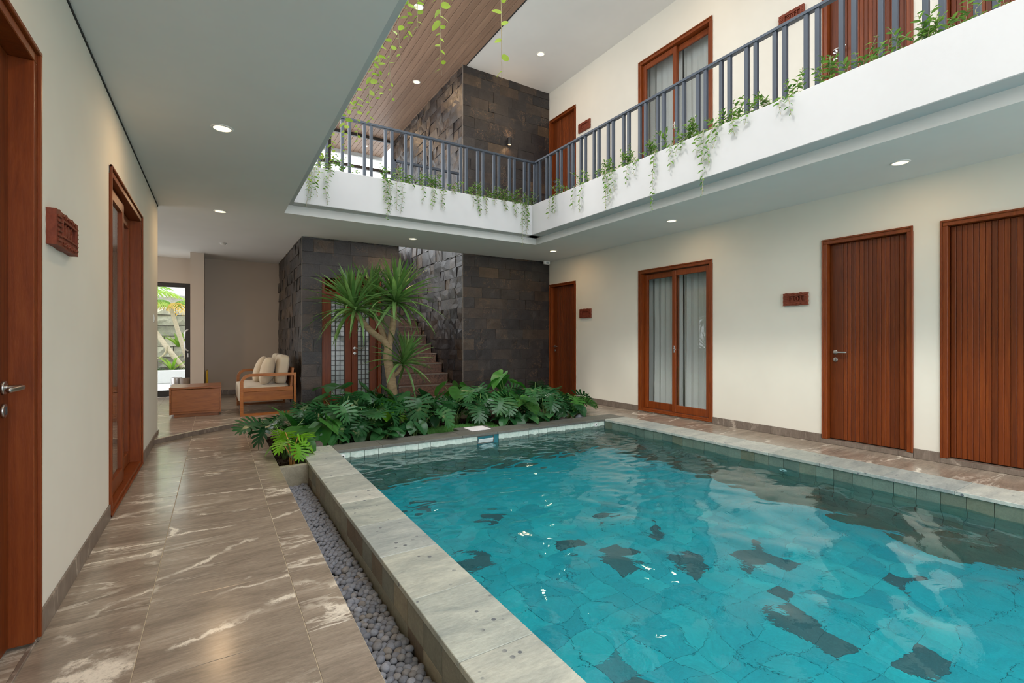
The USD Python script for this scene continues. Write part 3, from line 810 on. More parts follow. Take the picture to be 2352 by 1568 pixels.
# skimmer, inlet fittings, lamp and jets
sk = thing('pool_skimmer', 'pale skimmer mouth let into the far pool wall under the white lid', 'pool skimmer', (SK[0], PY1, 0))
W = SK[1] - SK[0]
obj('throat', cat([bx(0, W, 0.0, 0.14, SK[2] - 0.008, SK[2]), bx(0, W, 0, 0.14, SK[3], SK[3] + 0.008), bx(-0.008, 0, 0, 0.14, SK[2], SK[3]), bx(W, W + 0.008, 0, 0.14, SK[2], SK[3]), bx(0, W, 0.132, 0.14, SK[2], SK[3])]), 'dark_coping_stone', sk)
obj('flap', rot(bx(0.008, W - 0.008, 0.004, 0.012, SK[2] + 0.004, SK[3] - 0.026, 0.002), [1, 0, 0], 0.35, (0, 0.008, SK[2])), 'white_plastic', sk)


def fitting(x, z, label):
    t = thing('pool_fitting', label, 'pool inlet', (x, PY1, z), 0)
    ring = rot(lathe([(0.012, 0), (0.012, 0.008), (0.026, 0.006), (0.03, 0.0)], 20), [1, 0, 0], PI / 2)
    obj('ring', move(ring, (0, -0.001, 0)), 'white_plastic', t, True)
    obj('hole', move(rot(lathe([(0, 0), (0.012, 0), (0.012, 0.003), (0, 0.003)], 16), [1, 0, 0], PI / 2), (0, -0.001, 0)), 'black_plastic', t)


fitting(1.167, -0.078, 'small round white inlet fitting at the left end of the far pool wall')
fitting(4.803, -0.072, 'small round white inlet fitting at the right end of the far pool wall')
t = thing('pool_lamp', 'round pale blue underwater lamp on the far pool wall below the skimmer', 'pool lamp', (2.97, PY1, -0.28))
obj('rim', rot(lathe([(0.07, 0), (0.07, 0.022), (0.11, 0.018), (0.125, 0.0)], 28), [1, 0, 0], PI / 2), 'white_plastic', t, True)
obj('lens', rot(lathe([(0, 0.012), (0.07, 0.008), (0.07, 0.0), (0, 0.0)], 28), [1, 0, 0], PI / 2), 'frosted_glass', t, True)
t = thing('pool_lamp', 'small round white ring just under the water on the right pool wall', 'pool lamp', (PX1, 2.71, -0.21), -90)
obj('rim', rot(lathe([(0.02, 0), (0.02, 0.016), (0.034, 0.014), (0.04, 0.0)], 20), [1, 0, 0], PI / 2), 'white_plastic', t, True)  # plain white ring on the wall

# slab jutting back from the far coping under the white lid, and the turf patch
obj('lid_slab', bx(2.72, 3.20, CF1 + 0.001, CF1 + 0.20, -0.03, 0.0, 0.003), 'dark_coping_stone', None, label='dark stone slab jutting back from the far coping under the white lid', cat='stone slab')
obj('skimmer_lid', bx(2.83, 3.115, 5.545, 5.80, 0.0012, 0.010, 0.002), 'paper', None, label='flat white square lid lying on the far pool coping', cat='lid')

# ------------------------------------------------------------------ pebble trench and planting bed
struct('trench_floor', bx(TX0, 0.785, YN, 5.07, -0.42, -0.265), 'dark_grout')
pw = thing('pool_wall_outer', kind='structure')
y = CF1
while y > 0.3:
    obj('tile', bx(0.776, 0.7865, y - 0.2035, y - 0.0015, -0.165, -0.0315, 0.001), 'trench_tile_stone', pw)
    obj('tile', bx(0.776, 0.7865, y - 0.2035, y - 0.0015, -0.368, -0.1665, 0.001), 'trench_tile_stone', pw)
    y -= 0.205
obj('bed_kerb', bx(TX0 + 0.002, 0.774, 5.075, 5.14, -0.40, -0.035, 0.004), 'trench_tile_stone', None, label='short grey kerb between the pebble trench and the planting bed', cat='kerb')
sg = np.array([[x, y] for x in np.linspace(TX0 + 0.003, 5.047, 60) for y in np.linspace(5.142, YBK - 0.003, 34)])
soil_poly = unary_union([sbox(TX0 + 0.003, 5.142, 0.774, YBK - 0.003), sbox(0.774, CF1 + 0.002, 5.047, YBK - 0.003)])
soil = prism(soil_poly, -0.4, -0.15)
obj('planting_soil', soil, 'soil', None, label='dark brown soil of the planting bed behind the pool', cat='soil', kind='stuff')
gr = []
for k in range(5200):
    x, y = RNG.uniform(TX0 + 0.02, 5.03), RNG.uniform(5.16, YBK - 0.02)
    if not soil_poly.contains(sbox(x - .012, y - .012, x + .012, y + .012)):
        continue
    m = trimesh.creation.icosphere(0, RNG.uniform(0.008, 0.02))
    gr.append(move(m, (x, y, -0.149 + RNG.uniform(0.002, 0.008))))
obj('soil_crumbs', cat(gr), 'soil', None, label='loose dark crumbs of earth strewn over the planting bed', cat='soil', kind='stuff')
tp = []
for k in range(2600):
    x, y = RNG.uniform(2.25, 3.45), RNG.uniform(CF1 + 0.02, 6.25)
    if 2.7 < x < 3.22 and y < CF1 + 0.22:
        continue
    h, a = RNG.uniform(0.012, 0.024), RNG.uniform(0, 6.28)
    dx, dy = 0.003 * math.cos(a), 0.003 * math.sin(a)
    ox, oy = RNG.uniform(-0.008, 0.008), RNG.uniform(-0.008, 0.008)
    tp.append(tm([(x - dx, y - dy, -0.03), (x + dx, y + dy, -0.03), (x + ox, y + oy, -0.03 + h), (x - dy, y + dx, -0.03)], [[0, 1, 2], [1, 3, 2], [3, 0, 2], [0, 3, 1]]))
tf = unary_union([sbox(2.25, CF1 + 0.002, 3.45, 6.25)]).difference(sbox(2.715, CF1, 3.205, CF1 + 0.205))
obj('turf_patch', cat([prism(tf, -0.149, -0.03)] + tp), 'turf', None, label='small patch of green turf behind the white lid', cat='turf', kind='stuff')

# pebbles: the 300 nearest the camera one by one, the rest of the strip as one
protos = []
for k in range(5):
    m = trimesh.creation.icosphere(2, 1.0)
    v = m.vertices * np.array([1.0, RNG.uniform(0.74, 0.92), RNG.uniform(0.64, 0.8)])
    v = v * (1 + 0.07 * np.sin(v[:, :1] * 2.1 + k) + 0.05 * np.cos(v[:, 1:2] * 3 + 2 * k))
    protos.append(tm(v, m.faces))
peb = []
sp_ = 0.038
yy = 1.25
r_ = 0
while yy < 5.06:
    n = int((0.776 - TX0) / sp_)
    for i in range(n):
        xx = TX0 + 0.02 + (i + (0.5 if r_ % 2 else 0)) * (0.776 - TX0 - 0.036) / (n - 0.5) + RNG.uniform(-0.005, 0.005)
        peb.append((min(xx, 0.752), yy + RNG.uniform(-0.007, 0.007)))
    yy += sp_ * 0.9
    r_ += 1
vis = sorted([p for p in peb if p[0] > 0.575], key=lambda p: p[1])[:300]
vs = set(vis)
first = {}
restp = []
for (xx, yy) in peb:
    k = RNG.randrange(5)
    s = RNG.uniform(0.019, 0.0245)
    zz = -0.232 + RNG.uniform(-0.006, 0.012)
    a, tl = RNG.uniform(0, 360), RNG.uniform(-0.5, 0.5)
    if (xx, yy) in vs:
        lb, gp = 'smooth grey pebble lying in the narrow trench along the pool wall', 'grey pebbles in the trench by the pool'
        if k not in first:
            p = thing('pebble', lb, 'pebble', (xx, yy, zz), a, s, group=gp)
            obj('stone', protos[k], 'pebble_stone', p, True)
            first[k] = p
        else:
            dup(first[k], 'pebble', lb, (xx, yy, zz), a, s * RNG.uniform(0.92, 1.08), group=gp)
    if True:
        # a second, lower pebble below each, so that no floor shows between them
        if (xx, yy) in vs:
            zz2 = zz - 0.02
            xx2, yy2 = min(xx + 0.012, 0.752), yy + 0.014
        else:
            zz2, xx2, yy2 = zz, xx, yy
        m = protos[k].copy()
        m.apply_scale(s)
        restp.append(move(rot(m, [0, 0, 1], math.radians(a)), (xx2, yy2, zz2)))
vv = np.vstack([m.vertices for m in restp])
ff = np.vstack([m.faces + i * len(restp[0].vertices) for i, m in enumerate(restp)])
obj('pebble_fill', tm(vv, ff), 'pebble_stone', None, True, label='rest of the grey pebbles filling the trench farther along the pool wall', cat='pebbles', kind='stuff')

# ------------------------------------------------------------------ doors and windows (local: u right, into = +y, z up)
def lever(parent, u, z, d, left=True, s=1):
    """lever handle on a round rose and a round lock rose below it; d = depth of the leaf's face, s = direction the lever points"""
    h = tag_part('door_handle', parent)
    rose = move(rot(lathe([(0, -0.002), (0.026, -0.002), (0.026, 0.007), (0.022, 0.009), (0, 0.009)], 20), [1, 0, 0], PI / 2), (u, d, z))
    obj('rose', rose, 'steel', h, True)
    arm = tube(smoothpath([(u, d - 0.005, z), (u, d - 0.045, z), (u + s * 0.012, d - 0.055, z), (u + s * 0.06, d - 0.056, z), (u + s * 0.135, d - 0.052, z)], 4), 0.0095, 8)
    obj('lever', arm, 'steel', h, True)
    lock = move(rot(lathe([(0, -0.002), (0.026, -0.002), (0.026, 0.007), (0.022, 0.009), (0, 0.009)], 20), [1, 0, 0], PI / 2), (u, d, z - 0.085))
    obj('lock_rose', lock, 'steel', h, True)
    obj('keyhole', bx(u - 0.004, u + 0.004, d - 0.0115, d - 0.008, z - 0.10, z - 0.07, 0.001), 'black_plastic', h)


def tag_part(name, parent):
    path = numbered(str(parent.GetPath()), name)
    return UsdGeom.Xform.Define(stage, path).GetPrim()


def casing(t, w, z0, z1, fw=0.055, depth=0.11, lip=0.012, sill=False):
    """jambs and head with a raised outer lip, mitred as separate pieces"""
    for (a, b, s) in ((0, fw, 1), (w - fw, w, -1)):
        obj('jamb', cat([bx(a, b, -0.006, depth, z0, z1 - fw, 0.003), bx(a if s > 0 else b - 0.018, a + 0.018 if s > 0 else b, -lip - 0.006, -0.004, z0, z1, 0.003)]), 'frame_wood', t)
    obj('head', cat([bx(0.018, w - 0.018, -0.006, depth, z1 - fw, z1 - 0.001, 0.003), bx(0.0, w, -lip - 0.0065, -0.004, z1 - 0.018, z1, 0.003)]), 'frame_wood', t)
    if sill:
        obj('sill', cat([bx(fw, w - fw, -0.006, depth, z0, z0 + 0.045, 0.003), bx(0, w, -lip - 0.0065, -0.004, z0, z0 + 0.018, 0.003)]), 'frame_wood', t)


def board_door(n, F, w, z0, z1, stile_left=True, handle=True):
    t = thing(f'door_{n}', kind='structure', loc=F[:3], rz=F[3])
    casing(t, w, z0, z1)
    fw, d = 0.055, 0.065
    a, b = fw + 0.003, w - fw - 0.003
    st = 0.135
    obj('leaf_core', bx(a, b, d + 0.006, d + 0.036, z0 + 0.006, z1 - fw - 0.004), 'door_wood', t)
    if stile_left:
        obj('stile', bx(a, a + st, d, d + 0.008, z0 + 0.006, z1 - fw - 0.004, 0.002), 'door_wood', t)
        ua, ub = a + st, b
    else:
        obj('stile', bx(b - st, b, d, d + 0.008, z0 + 0.006, z1 - fw - 0.004, 0.002), 'door_wood', t)
        ua, ub = a, b - st
    k = int(round((ub - ua) / 0.0405))
    bw = (ub - ua) / k
    for i in range(k):
        obj('board', bx(ua + bw * i + 0.001, ua + bw * (i + 1) - 0.001, d - 0.001, d + 0.007, z0 + 0.006, z1 - fw - 0.004, 0.0035), 'door_wood', t)
    if handle:
        lever(t, (a + 0.055) if stile_left else (b - 0.055), z0 + 1.0, d, s=1 if stile_left else -1)
    return t


def sash(t, u0, u1, z0, z1, y0, stile=0.07, top=0.085, bot=0.11, th=0.036):
    s = tag_part('sash', t)
    obj('stile', bx(u0, u0 + stile, y0, y0 + th, z0, z1, 0.004), 'frame_wood', s)
    obj('stile', bx(u1 - stile, u1, y0, y0 + th, z0, z1, 0.004), 'frame_wood', s)
    obj('rail', bx(u0 + stile, u1 - stile, y0 + 0.001, y0 + th - 0.001, z1 - top, z1, 0.004), 'frame_wood', s)
    obj('rail', bx(u0 + stile, u1 - stile, y0 + 0.001, y0 + th - 0.001, z0, z0 + bot, 0.004), 'frame_wood', s)
    obj('pane', bx(u0 + stile - 0.005, u1 - stile + 0.005, y0 + th * 0.45, y0 + th * 0.45 + 0.006, z0 + bot - 0.005, z1 - top + 0.005), 'window_glass', s)
    return s


def sliding(n, F, w, z0, z1, front_right=True, latch=True):
    t = thing(f'window_{n}', kind='structure', loc=F[:3], rz=F[3])
    fw = 0.06
    casing(t, w, z0, z1, fw, 0.15, sill=True)
    mid = w / 2
    za, zb = z0 + 0.05, z1 - fw - 0.012
    f_, b_ = 0.03, 0.074
    sash(t, fw + 0.002, mid + 0.04, za, zb, b_ if front_right else f_)
    s = sash(t, mid - 0.04, w - fw - 0.002, za, zb, f_ if front_right else b_)
    if latch:
        u = mid if front_right else mid + 0.01
        lt = cat([bx(u - 0.011, u + 0.011, f_ - 0.006, f_, z0 + 0.97, z0 + 1.08, 0.002), bx(u - 0.004, u + 0.045, f_ - 0.024, f_ - 0.014, z0 + 1.018, z0 + 1.03, 0.002), bx(u - 0.005, u + 0.005, f_ - 0.02, f_ - 0.004, z0 + 1.016, z0 + 1.032, 0.001)])
        obj('latch', lt, 'steel', s)
    return t


def drape(width, z0, z1, folds, amp, seed):
    rng = random.Random(seed)
    n = folds * 10
    us = np.linspace(0, width, n)
    ph = np.cumsum([2 * PI * folds / n * rng.uniform(0.7, 1.3) for _ in us])
    zs = np.linspace(z1, z0, 12)
    am = np.array([amp * rng.uniform(0.6, 1.2) for _ in range(folds * 2 + 3)])
    V, Fc = [], []
    for j, z in enumerate(zs):
        f = 0.55 + 0.45 * (j / 11)
        for i, u in enumerate(us):
            a = am[min(int(ph[i] / PI), len(am) - 1)]
            V.append((u + 0.006 * math.sin(ph[i] * 2), a * f * math.sin(ph[i] + 0.15 * math.sin(j * 0.7)), z))
    for j in range(11):
        for i in range(n - 1):
            q = j * n + i
            Fc += [[q, q + n, q + n + 1], [q, q + n + 1, q + 1]]
    return tm(V, Fc)


def curtains(F, w, z0, z1, seed, lab1, lab2, group=None):
    for k, (a, b, lb) in enumerate(((-0.42, w / 2 - 0.01, lab1), (w / 2 + 0.0, w + 0.3, lab2))):
        t = thing('curtain', lb, 'curtain', F[:3], F[3])
        m = drape(b - a, z0 + 0.0, z1 + 0.03, 9, 0.024, seed + k)
        obj('cloth', move(m, (a, 0.26, 0)), 'curtain_cloth', t, True)
        obj('rod', rot_rod(a, b, 0.26, z1 + 0.032), 'black_metal', t)


def rot_rod(a, b, y, z):
    return tube([(a, y, z), ((a + b) / 2, y, z), (b, y, z)], 0.008, 8)


# left wall: board door by the camera, sliding window beyond
t = board_door(1, (XL, 1.62, 0, 90.0), 0.987, 0.02, 2.338, stile_left=False, handle=True)
sliding(1, (XL, 4.112, 0, 90.0), 1.60, 0.012, 2.368, front_right=False, latch=False)
curtains((XL, 4.112, 0, 90.0), 1.60, 0.012, 2.368, 41, 'pale curtain behind the nearer glass of the left-hand sliding window', 'pale curtain behind the farther glass of the left-hand sliding window')
# right wall, ground floor
RW = lambda d: (XR, d[0], 0.0, -90.0)
board_door(2, RW(D_NEAR), D_NEAR[0] - D_NEAR[1], 0.052, 2.348, stile_left=False)
board_door(3, RW(D_MID), D_MID[0] - D_MID[1], 0.052, 2.348)
board_door(4, RW(D_FAR), D_FAR[0] - D_FAR[1], 0.052, 2.348)
sliding(2, RW(WIN_R), WIN_R[0] - WIN_R[1], 0.022, 2.341)
curtains(RW(WIN_R), WIN_R[0] - WIN_R[1], 0.022, 2.341, 51, 'white pleated curtain behind the left pane of the lower window by the pool', 'white pleated curtain behind the right pane of the lower window by the pool')
# right wall, upper floor
up = lambda d: (XR, d[0], ZF2, -90.0)
board_door(5, up(D_NEAR), D_NEAR[0] - D_NEAR[1], 0.052, 2.352, stile_left=False)
board_door(6, up(D_MID), D_MID[0] - D_MID[1], 0.052, 2.352)
board_door(7, up(D_FAR), D_FAR[0] - D_FAR[1], 0.052, 2.352)
sliding(3, up(WIN_R), WIN_R[0] - WIN_R[1], 0.035, 2.348, front_right=False)
curtains(up(WIN_R), WIN_R[0] - WIN_R[1], 0.035, 2.348, 61, 'white pleated curtain behind the left pane of the upper balcony window', 'white pleated curtain behind the right pane of the upper balcony window')

# double store door with gridded glass in the left stone block
SX0, SW_, SH = 1.455, 0.962, 2.245
t = thing('door_8', kind='structure', loc=(SX0, YS + 0.03, 0), rz=0)
casing(t, SW_, 0.0, SH, 0.05, 0.14)
# louvred head
obj('louvre_rail', bx(0.05, SW_ - 0.05, 0.03, 0.08, 1.93, 1.985, 0.003), 'frame_wood', t)
for k in range(4):
    z = 2.0 + k * 0.05
    obj('louvre', rot(bx(0.05, SW_ - 0.05, 0.025, 0.085, z, z + 0.012, 0.002), [1, 0, 0], -0.5, (0, 0.055, z)), 'frame_wood', t)
for (a, b, sl, sr) in ((0.052, 0.478, 0.098, 0.108), (0.482, SW_ - 0.052 - 0.03, 0.098, 0.1)):
    lf = tag_part('leaf', t)
    y0 = 0.05
    obj('stile', bx(a, a + sl, y0, y0 + 0.04, 0.012, 1.925, 0.003), 'frame_wood', lf)
    obj('stile', bx(b - sr, b, y0, y0 + 0.04, 0.012, 1.925, 0.003), 'frame_wood', lf)
    obj('rail', bx(a + sl, b - sr, y0 + 0.001, y0 + 0.039, 0.012, 0.24, 0.003), 'frame_wood', lf)
    obj('rail', bx(a + sl, b - sr, y0 + 0.001, y0 + 0.039, 1.86, 1.925, 0.003), 'frame_wood', lf)
    obj('pane', bx(a + sl - 0.004, b - sr + 0.004, y0 + 0.022, y0 + 0.028, 0.236, 1.865), 'frosted_glass', lf)
    gl, gr_ = a + sl, b - sr
    bars = [bx(gl + (gr_ - gl) * q - 0.0045, gl + (gr_ - gl) * q + 0.0045, y0 + 0.008, y0 + 0.018, 0.24, 1.86) for q in (1 / 3, 2 / 3)]
    bars += [bx(gl, gl + 0.008, y0 + 0.008, y0 + 0.018, 0.24, 1.86), bx(gr_ - 0.008, gr_, y0 + 0.008, y0 + 0.018, 0.24, 1.86)]
    for q in bars:
        obj('grid_bar', q, 'black_metal', lf)
    z = 0.24 + 0.0405
    while z < 1.86:
        obj('grid_bar', bx(gl, gr_, y0 + 0.0085, y0 + 0.0175, z - 0.0045, z + 0.0045), 'black_metal', lf)
        z += 0.081
obj('pillar_strip', bx(SW_ - 0.08, SW_ - 0.05, 0.06, 0.14, 0.012, 1.925, 0.003), 'frame_wood', t)
lever(t, 0.482 + 0.05, 1.05, 0.05, s=1)

# glass entrance door of the lobby
t = thing('door_9', kind='structure', loc=(-1.62, 11.635, ZL), rz=0)
DW = 1.175
obj('stile', bx(0, 0.09, 0, 0.05, 0, 2.262, 0.003), 'black_metal', t)
obj('stile', bx(DW - 0.085, DW, 0, 0.05, 0, 2.262, 0.003), 'black_metal', t)
obj('rail', bx(0.09, DW - 0.085, 0.001, 0.049, 2.18, 2.262, 0.003), 'black_metal', t)
obj('rail', bx(0.09, DW - 0.085, 0.001, 0.049, 0.0, 0.125, 0.003), 'black_metal', t)
obj('pane', bx(0.085, DW - 0.08, 0.022, 0.03, 0.12, 2.185), 'window_glass', t)
hp = smoothpath([(DW - 0.042, 0.0, 1.33), (DW - 0.042, -0.05, 1.33), (DW - 0.075, -0.06, 1.30), (DW - 0.088, -0.06, 1.24), (DW - 0.088, -0.06, 1.0), (DW - 0.075, -0.06, 0.94), (DW - 0.042, -0.05, 0.91), (DW - 0.042, 0.0, 0.91)], 4)
obj('door_pull', tube(hp, 0.013, 10), 'steel', t, True)
obj('lock', bx(DW - 0.05, DW - 0.03, -0.006, 0.0, 0.78, 0.86, 0.002), 'steel', t)
for xx in (-4.0, -2.82):
    t2 = thing('window_5', kind='structure', loc=(xx, 11.635, ZL)) if xx == -4.0 else t2
    obj('mullion', bx(xx + 4.0, xx + 4.06, 0, 0.05, 0, 2.262), 'black_metal', t2)
obj('mullion', bx(2.32, 2.379, 0, 0.05, 0, 2.262), 'black_metal', t2)
obj('pane', bx(0.06, 1.18, 0.022, 0.03, 0, 2.262), 'window_glass', t2)
obj('pane', bx(1.24, 2.32, 0.022, 0.03, 0, 2.262), 'window_glass', t2)


# ------------------------------------------------------------------ carved number plates
def plaque(F, w, h, z0, text, label, seed):
    rng = random.Random(seed)
    t = thing('number_plaque', label, 'number plaque', (F[0], F[1], z0), F[3])
    # wavy carved outline
    pts = []
    n = 14
    for i in range(n + 1):
        pts.append((w * i / n, h + (0.006 * abs(math.sin(i * PI * 2.5 / n * 1.4)) if 0 < i < n else 0) - (0.004 if i % 2 else 0)))
    for j in range(1, 6):
        pts.append((w - (0.004 if j % 2 else 0), h - h * j / 6))
    pts += [(w, 0), (w * 0.72, 0.002), (w * 0.5, -0.002), (w * 0.25, 0.002), (0, 0)]
    for j in range(1, 6):
        pts.append((0.003 if j % 2 else 0, h * j / 6))
    out = Polygon(pts).buffer(0)
    iw0, iw1, iz0, iz1 = w * 0.24, w * 0.88, h * 0.32, h * 0.78
    inner = sbox(iw0, iz0, iw1, iz1)
    obj('board', upright(out, -0.018, -0.0005), 'carved_wood', t)
    obj('rim', upright(out.difference(inner), -0.034, -0.018), 'carved_wood', t)
    fr = inner.buffer(0.004, join_style=2).difference(inner.buffer(-0.004, join_style=2))
    obj('inner_frame', upright(fr, -0.039, -0.030), 'carved_wood', t)
    # carved scrolls and notches on the rim
    sc = []
    for k in range(4):
        cx, cz = w * (0.30 + 0.16 * k), h * 0.15
        S = w / 0.38
        sc.append(tube([(cx + S * 0.030 * q * math.cos(1.5 + 4.4 * q), -0.035, cz + 0.015 * q * math.sin(1.5 + 4.4 * q)) for q in np.linspace(0.1, 1.15, 14)], np.linspace(0.0028, 0.0052, 14), 6))
        sc.append(tube([(cx - S * 0.02 + S * 0.036 * q, -0.035, h * 0.885 + 0.009 * math.sin(3.1 * q)) for q in np.linspace(0, 1.4, 8)], 0.0046, 6))
    for k in range(6):
        z = h * (0.12 + 0.135 * k)
        sc.append(bx(w * 0.05, w * 0.19, -0.0395, -0.033, z, z + h * 0.07, 0.002))
        sc.append(bx(w * 0.9, w * 0.965, -0.0385, -0.033, z, z + h * 0.06, 0.002))
    obj('carving', cat(sc), 'carved_wood', t)
    if text:
        hh = (iz1 - iz0) * 0.78
        m = meshkit.text_mesh(text, hh, 0.014, bold=True)
        b = m.bounds
        m.apply_translation([-(b[0][0] + b[1][0]) / 2, -(b[0][1] + b[1][1]) / 2, 0])
        m.apply_transform(frame_mat([(iw0 + iw1) / 2, -0.018, (iz0 + iz1) / 2], [1, 0, 0], [0, 0, 1], [0, -1, 0]))
        obj('number', m, 'carved_wood', t)
    return t


plaque((XL, 2.725, 0, 90.0), 0.375, 0.152, 1.602, '102', 'carved wooden number plaque reading 102 on the left wall between door and window', 1)
plaque((XR, 3.246, 0, -90.0), 0.288, 0.150, 1.610, '101', 'carved wooden number plaque reading 101 on the lower wall beside the wide board door', 2)
plaque((XR, 7.14, 0, -90.0), 0.32, 0.17, 1.606, '', 'small dark carved plaque beside the narrow far door on the ground floor', 3)
plaque((XR, 3.30, 0, -90.0), 0.30, 0.150, 5.06, '201', 'carved wooden number plaque reading 201 on the upper wall above the railing', 4)
plaque((XR, 7.172, 0, -90.0), 0.33, 0.17, 5.18, '', 'small carved plaque beside the far upper door behind the railing', 5)

# ------------------------------------------------------------------ balcony railings
def baluster(p, x, y, z0, z1, parent, s=0.019):
    obj('baluster', bx(x - s, x + s, y - s, y + s, z0, z1, 0.002), 'rail_paint', parent)


RXC, RYC, RT = 4.66, 6.77, 4.242
t = thing('balcony_railing', 'dark blue-grey steel railing running along the right-hand balcony towards the camera', 'railing', (0, 0, 0))
obj('top_rail', bx(RXC - 0.028, RXC + 0.028, YN, RYC + 0.028, RT - 0.032, RT, 0.003), 'rail_paint', t)
k = 0
y = 5.492
yy = 6.66
while yy > YN + 0.1:
    for dy in (0.049, -0.049):
        baluster(None, RXC, yy + dy, 3.40, RT - 0.031, t)
    yy -= 0.2925
t = thing('balcony_railing', 'dark blue-grey steel railing along the far balcony before the tall stone wall', 'railing', (0, 0, 0))
obj('top_rail', bx(-0.4, RXC - 0.03, RYC - 0.028, RYC + 0.028, RT - 0.032, RT, 0.003), 'rail_paint', t)
obj('post', bx(RXC - 0.022, RXC + 0.022, RYC - 0.022, RYC + 0.022, 3.40, RT - 0.034, 0.002), 'rail_paint', t)
xx = 1.514
while xx > -0.3:
    xx -= 0.298
while xx < 4.55:
    for dx in (0.048, -0.048):
        baluster(None, xx + dx, RYC, 3.40, RT - 0.031, t)
    xx += 0.298
t = thing('stair_railing', 'short dark steel guard rail across the head of the stair opening', 'railing', (0, 0, 0))
obj('top_rail', bx(XS0 - 0.05, XS1 - 0.01, 8.24, 8.29, 4.335, 4.375, 0.003), 'rail_paint', t)
obj('post', bx(XS0 - 0.07, XS0 - 0.02, 8.24, 8.29, ZF2 + 0.001, 4.375, 0.003), 'rail_paint', t)
xx = XS0 + 0.1
while xx < XS1 - 0.05:
    obj('baluster', bx(xx - 0.016, xx + 0.016, 8.249, 8.281, ZF2 - 0.3, 4.336, 0.002), 'rail_paint', t)
    xx += 0.155

# ------------------------------------------------------------------ small fittings on walls and ceilings
t = thing('smoke_detector', 'small round white smoke detector on the lobby ceiling', 'smoke detector', (0.097, 9.45, ZC))
obj('base', lathe([(0, -0.012), (0.055, -0.012), (0.06, -0.0005), (0, -0.0005)], 24), 'white_plastic', t, True)
obj('cap', lathe([(0, -0.034), (0.03, -0.032), (0.042, -0.024), (0.044, -0.0122), (0, -0.0122)], 24), 'white_plastic', t, True)
t = thing('security_sensor', 'small white sensor box in the corner under the ceiling by the narrow door', 'sensor', (5.84, 8.05, ZC - 0.075))
obj('case', bx(-0.075, 0.075, -0.03, 0.03, 0, 0.07, 0.012), 'white_plastic', t)
obj('lens', bx(-0.03, 0.03, -0.036, -0.029, 0.012, 0.05, 0.003), 'frosted_glass', t)
t = thing('light_switch', 'white light switch on the left wall past the sliding window', 'light switch', (XL, 6.735, 1.39), 90)
obj('plate', bx(0, 0.075, -0.009, -0.0003, 0, 0.09, 0.003), 'white_plastic', t)
obj('rocker', bx(0.02, 0.055, -0.013, -0.008, 0.022, 0.068, 0.002), 'white_plastic', t)
t = thing('wall_lamp', 'small black up and down wall lamp on the upper stone wall', 'wall lamp', (4.96, YS - 0.012, 5.07))
obj('mount', bx(-0.03, 0.03, -0.02, 0.03, 0.03, 0.09, 0.003), 'black_metal', t)
ring = lambda z0, z1: lathe([(0.034, z0), (0.042, z0), (0.042, z1), (0.034, z1), (0.034, z0)], 20)
obj('shade', move(cat([ring(0.0, 0.13), lathe([(0, 0.06), (0.034, 0.06), (0.034, 0.07), (0, 0.07)], 20)]), (0, -0.06, 0)), 'black_metal', t, True)
for zz, nm in ((0.058, 'lens'), (0.073, 'lens')):
    obj(nm, move(lathe([(0, zz - 0.001), (0.033, zz - 0.001), (0.033, zz + 0.001), (0, zz + 0.001)], 16), (0, -0.06, 0)), 'lamp_glow', t)
for sgn, zz in ((1, 0.082), (-1, 0.048)):
    L = UsdLux.DiskLight.Define(stage, str(t.GetPath()) + ('/bulb_up' if sgn > 0 else '/bulb_down'))
    L.CreateRadiusAttr(0.028)
    L.CreateIntensityAttr(60 * LAMP)
    L.CreateColorAttr(WARM)
    L.AddTranslateOp().Set(Gf.Vec3d(0, -0.06, zz))
    if sgn > 0:
        L.AddRotateXOp().Set(180.0)

# ------------------------------------------------------------------ lobby furniture
t = thing('coffee_table', 'low boxy wooden coffee table on a plinth on the raised lobby floor', 'coffee table', (-0.575, 8.43, ZL))
W_, D_ = 0.64, 0.66
obj('plinth', bx(0.055, W_ - 0.03, 0.04, D_ - 0.05, 0.0, 0.046, 0.002), 'table_wood', t)
obj('body', bx(0.008, W_ - 0.008, 0.012, D_ - 0.008, 0.047, 0.405, 0.002), 'table_wood', t)
obj('side_panel', bx(0, 0.022, 0.0, D_, 0.045, 0.41, 0.003), 'table_wood', t)
obj('side_panel', bx(W_ - 0.022, W_, 0.0, D_, 0.045, 0.41, 0.003), 'table_wood', t)
obj('bottom_rail', bx(0.022, W_ - 0.022, 0.002, 0.02, 0.047, 0.075, 0.002), 'table_wood', t)
obj('front_panel', bx(0.024, W_ - 0.024, 0.006, 0.016, 0.078, 0.402, 0.002), 'table_wood', t)
obj('tabletop', bx(-0.002, W_ + 0.002, -0.004, D_ + 0.004, 0.411, 0.438, 0.003), 'table_wood', t)

